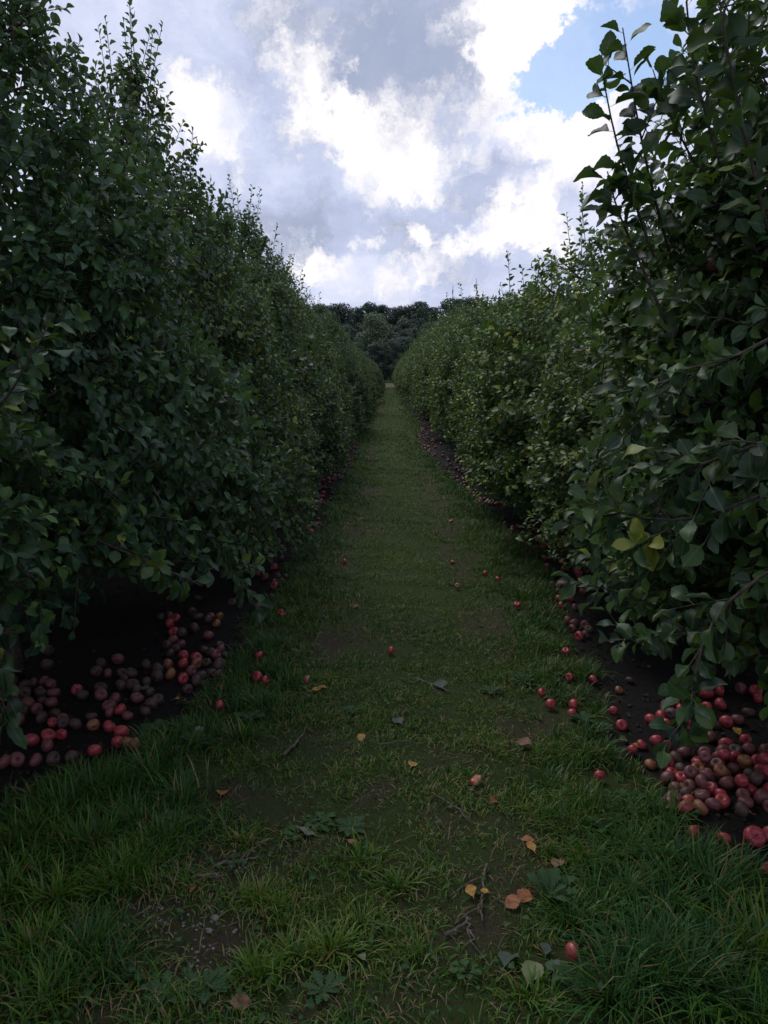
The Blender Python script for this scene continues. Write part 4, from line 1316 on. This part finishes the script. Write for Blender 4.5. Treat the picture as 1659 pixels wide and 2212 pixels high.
twig([(400, 1885), (440, 1890), (485, 1886)], .007, 'black twig half sunk beside the gravel patch', 73)
twig([(1052, 1870), (1043, 1910), (1040, 1960), (1042, 1990)], .005, 'long thin dark twig pointing down the right half of the path', 74, (.3, .7))
twig([(960, 2020), (985, 2012), (1010, 1995)], .006, 'short dark twig on bare earth right of centre', 75)
twig([(1008, 1985), (1014, 2015), (1026, 2035)], .005, 'forked brown twig below the orange leaves', 76, (.5,))
twig([(935, 1715), (985, 1745), (1018, 1775)], .0035, 'thin pale dry stem on the right half of the path', 77)
twig([(820, 1610), (870, 1602), (905, 1610)], .003, 'thin dry stem in the middle turf', 78)
twig([(900, 1470), (945, 1484), (975, 1496)], .006, 'dark twig under the withered leaf beyond the path centre', 79, (.4,))
twig([(1180, 1470), (1235, 1440), (1290, 1430)], .004, 'dry twig at the right soil edge under low leaves', 80)
twig([(400, 1520), (470, 1512), (540, 1508)], .004, 'thin twig at the left soil edge in the grass', 81)

g = np.random.default_rng(170)
for i, (px, py, r) in enumerate([(463, 1978, .013), (452, 2006, .011), (480, 1962, .008), (410, 2078, .010), (445, 2086, .011), (340, 1985, .008), (350, 1962, .007), (510, 1876, .008), (575, 1896, .008), (530, 1868, .007), (505, 2000, .008), (425, 2048, .007)]):
    geo = Geo(); stone_geo(geo, (0, 0, 0), r, g)
    x, y = gp(px, py)
    tag(link('pebble', geo.mesh('pebble', [STONE], smooth=False), None, (x, y, float(ground_z(np.array([x]), np.array([y]))[0]) + r * .35)),
        'largest pale pebble on the worn gravel patch' if i == 0 else 'small pale pebble on the worn earth at lower left', 'pebble', 'pebbles on the worn patch')

def rosette(px, py, n, L, label, seed, erect=.35, lob=True, wid=.6, lvm=.45):
    g = np.random.default_rng(seed)
    x, y = gp(px, py)
    geo = Geo()
    for k in range(n):
        a = k * 2.4 + g.uniform(-.3, .3)
        ll = L * g.uniform(.65, 1.1)
        if lob:                                   # a toothed strap leaf as one mesh strip
            ts = np.linspace(0, 1, 15)
            w = np.interp(ts, [0, .25, .6, .85, 1], [.03, .07, .17, .13, 0]) * ll * wid * 2
            w = w * np.where(np.arange(15) % 2, 1.25, .62)
            el = erect * g.uniform(.5, 1.4)
            hor = ts * ll * math.cos(el); ver = ll * (math.sin(el) * ts - .35 * ts ** 2.5 * math.sin(el) ) + .008
            d = np.array([math.cos(a), math.sin(a)]); s_ = np.array([-d[1], d[0]])
            mid = np.column_stack([np.outer(hor, d), ver])
            co = np.stack([mid - np.column_stack([np.outer(w, s_), -w * .35]), mid, mid + np.column_stack([np.outer(w, s_), w * .35])], axis=1).reshape(-1, 3)
            f = []
            for i in range(14):
                for q in (0, 1):
                    b = i * 3 + q
                    f += [b, b + 1, b + 4, b + 3]
            rib = np.tile([1, 0, 1], 15)
            geo.add(co, f, [4] * 28, 0, np.clip(g.normal(lvm, .12), 0, 1), rib)
        else:
            D = np.array([[math.cos(a), math.sin(a), erect * g.uniform(.4, 1.4)]])
            r0 = g.uniform(.1, .5) * L
            leaves(geo, np.array([[math.cos(a) * r0, math.sin(a) * r0, .012 + erect * r0]]), D, np.array([[0, 0, 1.0]]), np.array([ll * .55]), np.array([np.clip(g.normal(lvm, .15), 0, 1)]), 'hi', 0, wid=np.array([g.uniform(1.3, 1.9)]), g=g)
    o = link('broadleaf_weed', geo.mesh('broadleaf_weed', [WEED]), None, (x, y, float(ground_z(np.array([x]), np.array([y]))[0])))
    tag(o, label, 'weed', 'weeds in the path turf')
for i, a in enumerate([
    (690, 1775, 22, .10, 'lobed grey green weed sprawling left of the path centre', .15, False, .6, .75),
    (640, 1795, 16, .09, 'sprawling weed beside the grey withered leaf', .15, False, .6, .7),
    (755, 1790, 16, .10, 'flat weed right of the sprawling lobed one', .15, True, .6, .6),
    (1185, 1935, 9, .16, 'tall toothed weed with upright leaves beside the orange leaves', 1.0, True, .5, .5),
    (420, 1620, 12, .14, 'toothed dandelion plant at the left soil edge', .7, True, .6, .4),
    (340, 1600, 12, .15, 'upright dandelion plant beside the small left apple group', .9, True, .6, .35),
    (540, 1560, 12, .13, 'dandelion plant in the left verge grass', .6, True, .6, .4),
    (370, 1800, 12, .13, 'broad weed at the foot of the long left grass', .6, True, .7, .45),
    (445, 2120, 12, .10, 'flat toothed weed on the worn gravel patch', .25, True, .6, .5),
    (360, 2150, 10, .10, 'flat weed below the dark grass clump at bottom left', .3, True, .6, .45),
    (520, 1875, 5, .055, 'small seedling with round leaves on the gravel patch', .5, False, .6, .6),
    (1310, 1790, 12, .13, 'wide leafed weed below the pinkish apple on the right', .5, True, .7, .35),
    (1360, 1750, 10, .12, 'dark weed at the left end of the right apple heap', .5, False, .7, .3),
    (1480, 1760, 8, .13, 'round leafed weed on the soil below the right heap', .4, False, .7, .3),
    (1260, 1560, 12, .11, 'weed below the touching pair of apples on the right verge', .5, True, .6, .4),
    (1300, 1580, 10, .10, 'low weed on the right soil edge under the shiny red apple', .4, False, .6, .35),
    (1130, 1470, 12, .12, 'broad dandelion in the right verge grass', .5, True, .6, .4),
    (1060, 1490, 10, .11, 'dandelion plant at the middle right of the path', .4, True, .6, .5),
    (760, 1540, 10, .09, 'flat weed in the middle turf', .3, True, .6, .5),
    (1240, 2130, 8, .12, 'strap leafed weed in the long grass in front of the red apple', .6, True, .5, .3),
    (700, 2140, 10, .09, 'flat weed at the bottom centre in bright grass', .3, True, .6, .55),
    (1010, 2110, 10, .08, 'low weed in turf left of the pale curled leaf', .3, False, .6, .5)]):
    px, py, n, L, lab, er, lb, wd, lvm = a
    L *= .72
    rosette(px, py, n, L, lab, 1000 + i, er, lb, wd, lvm)
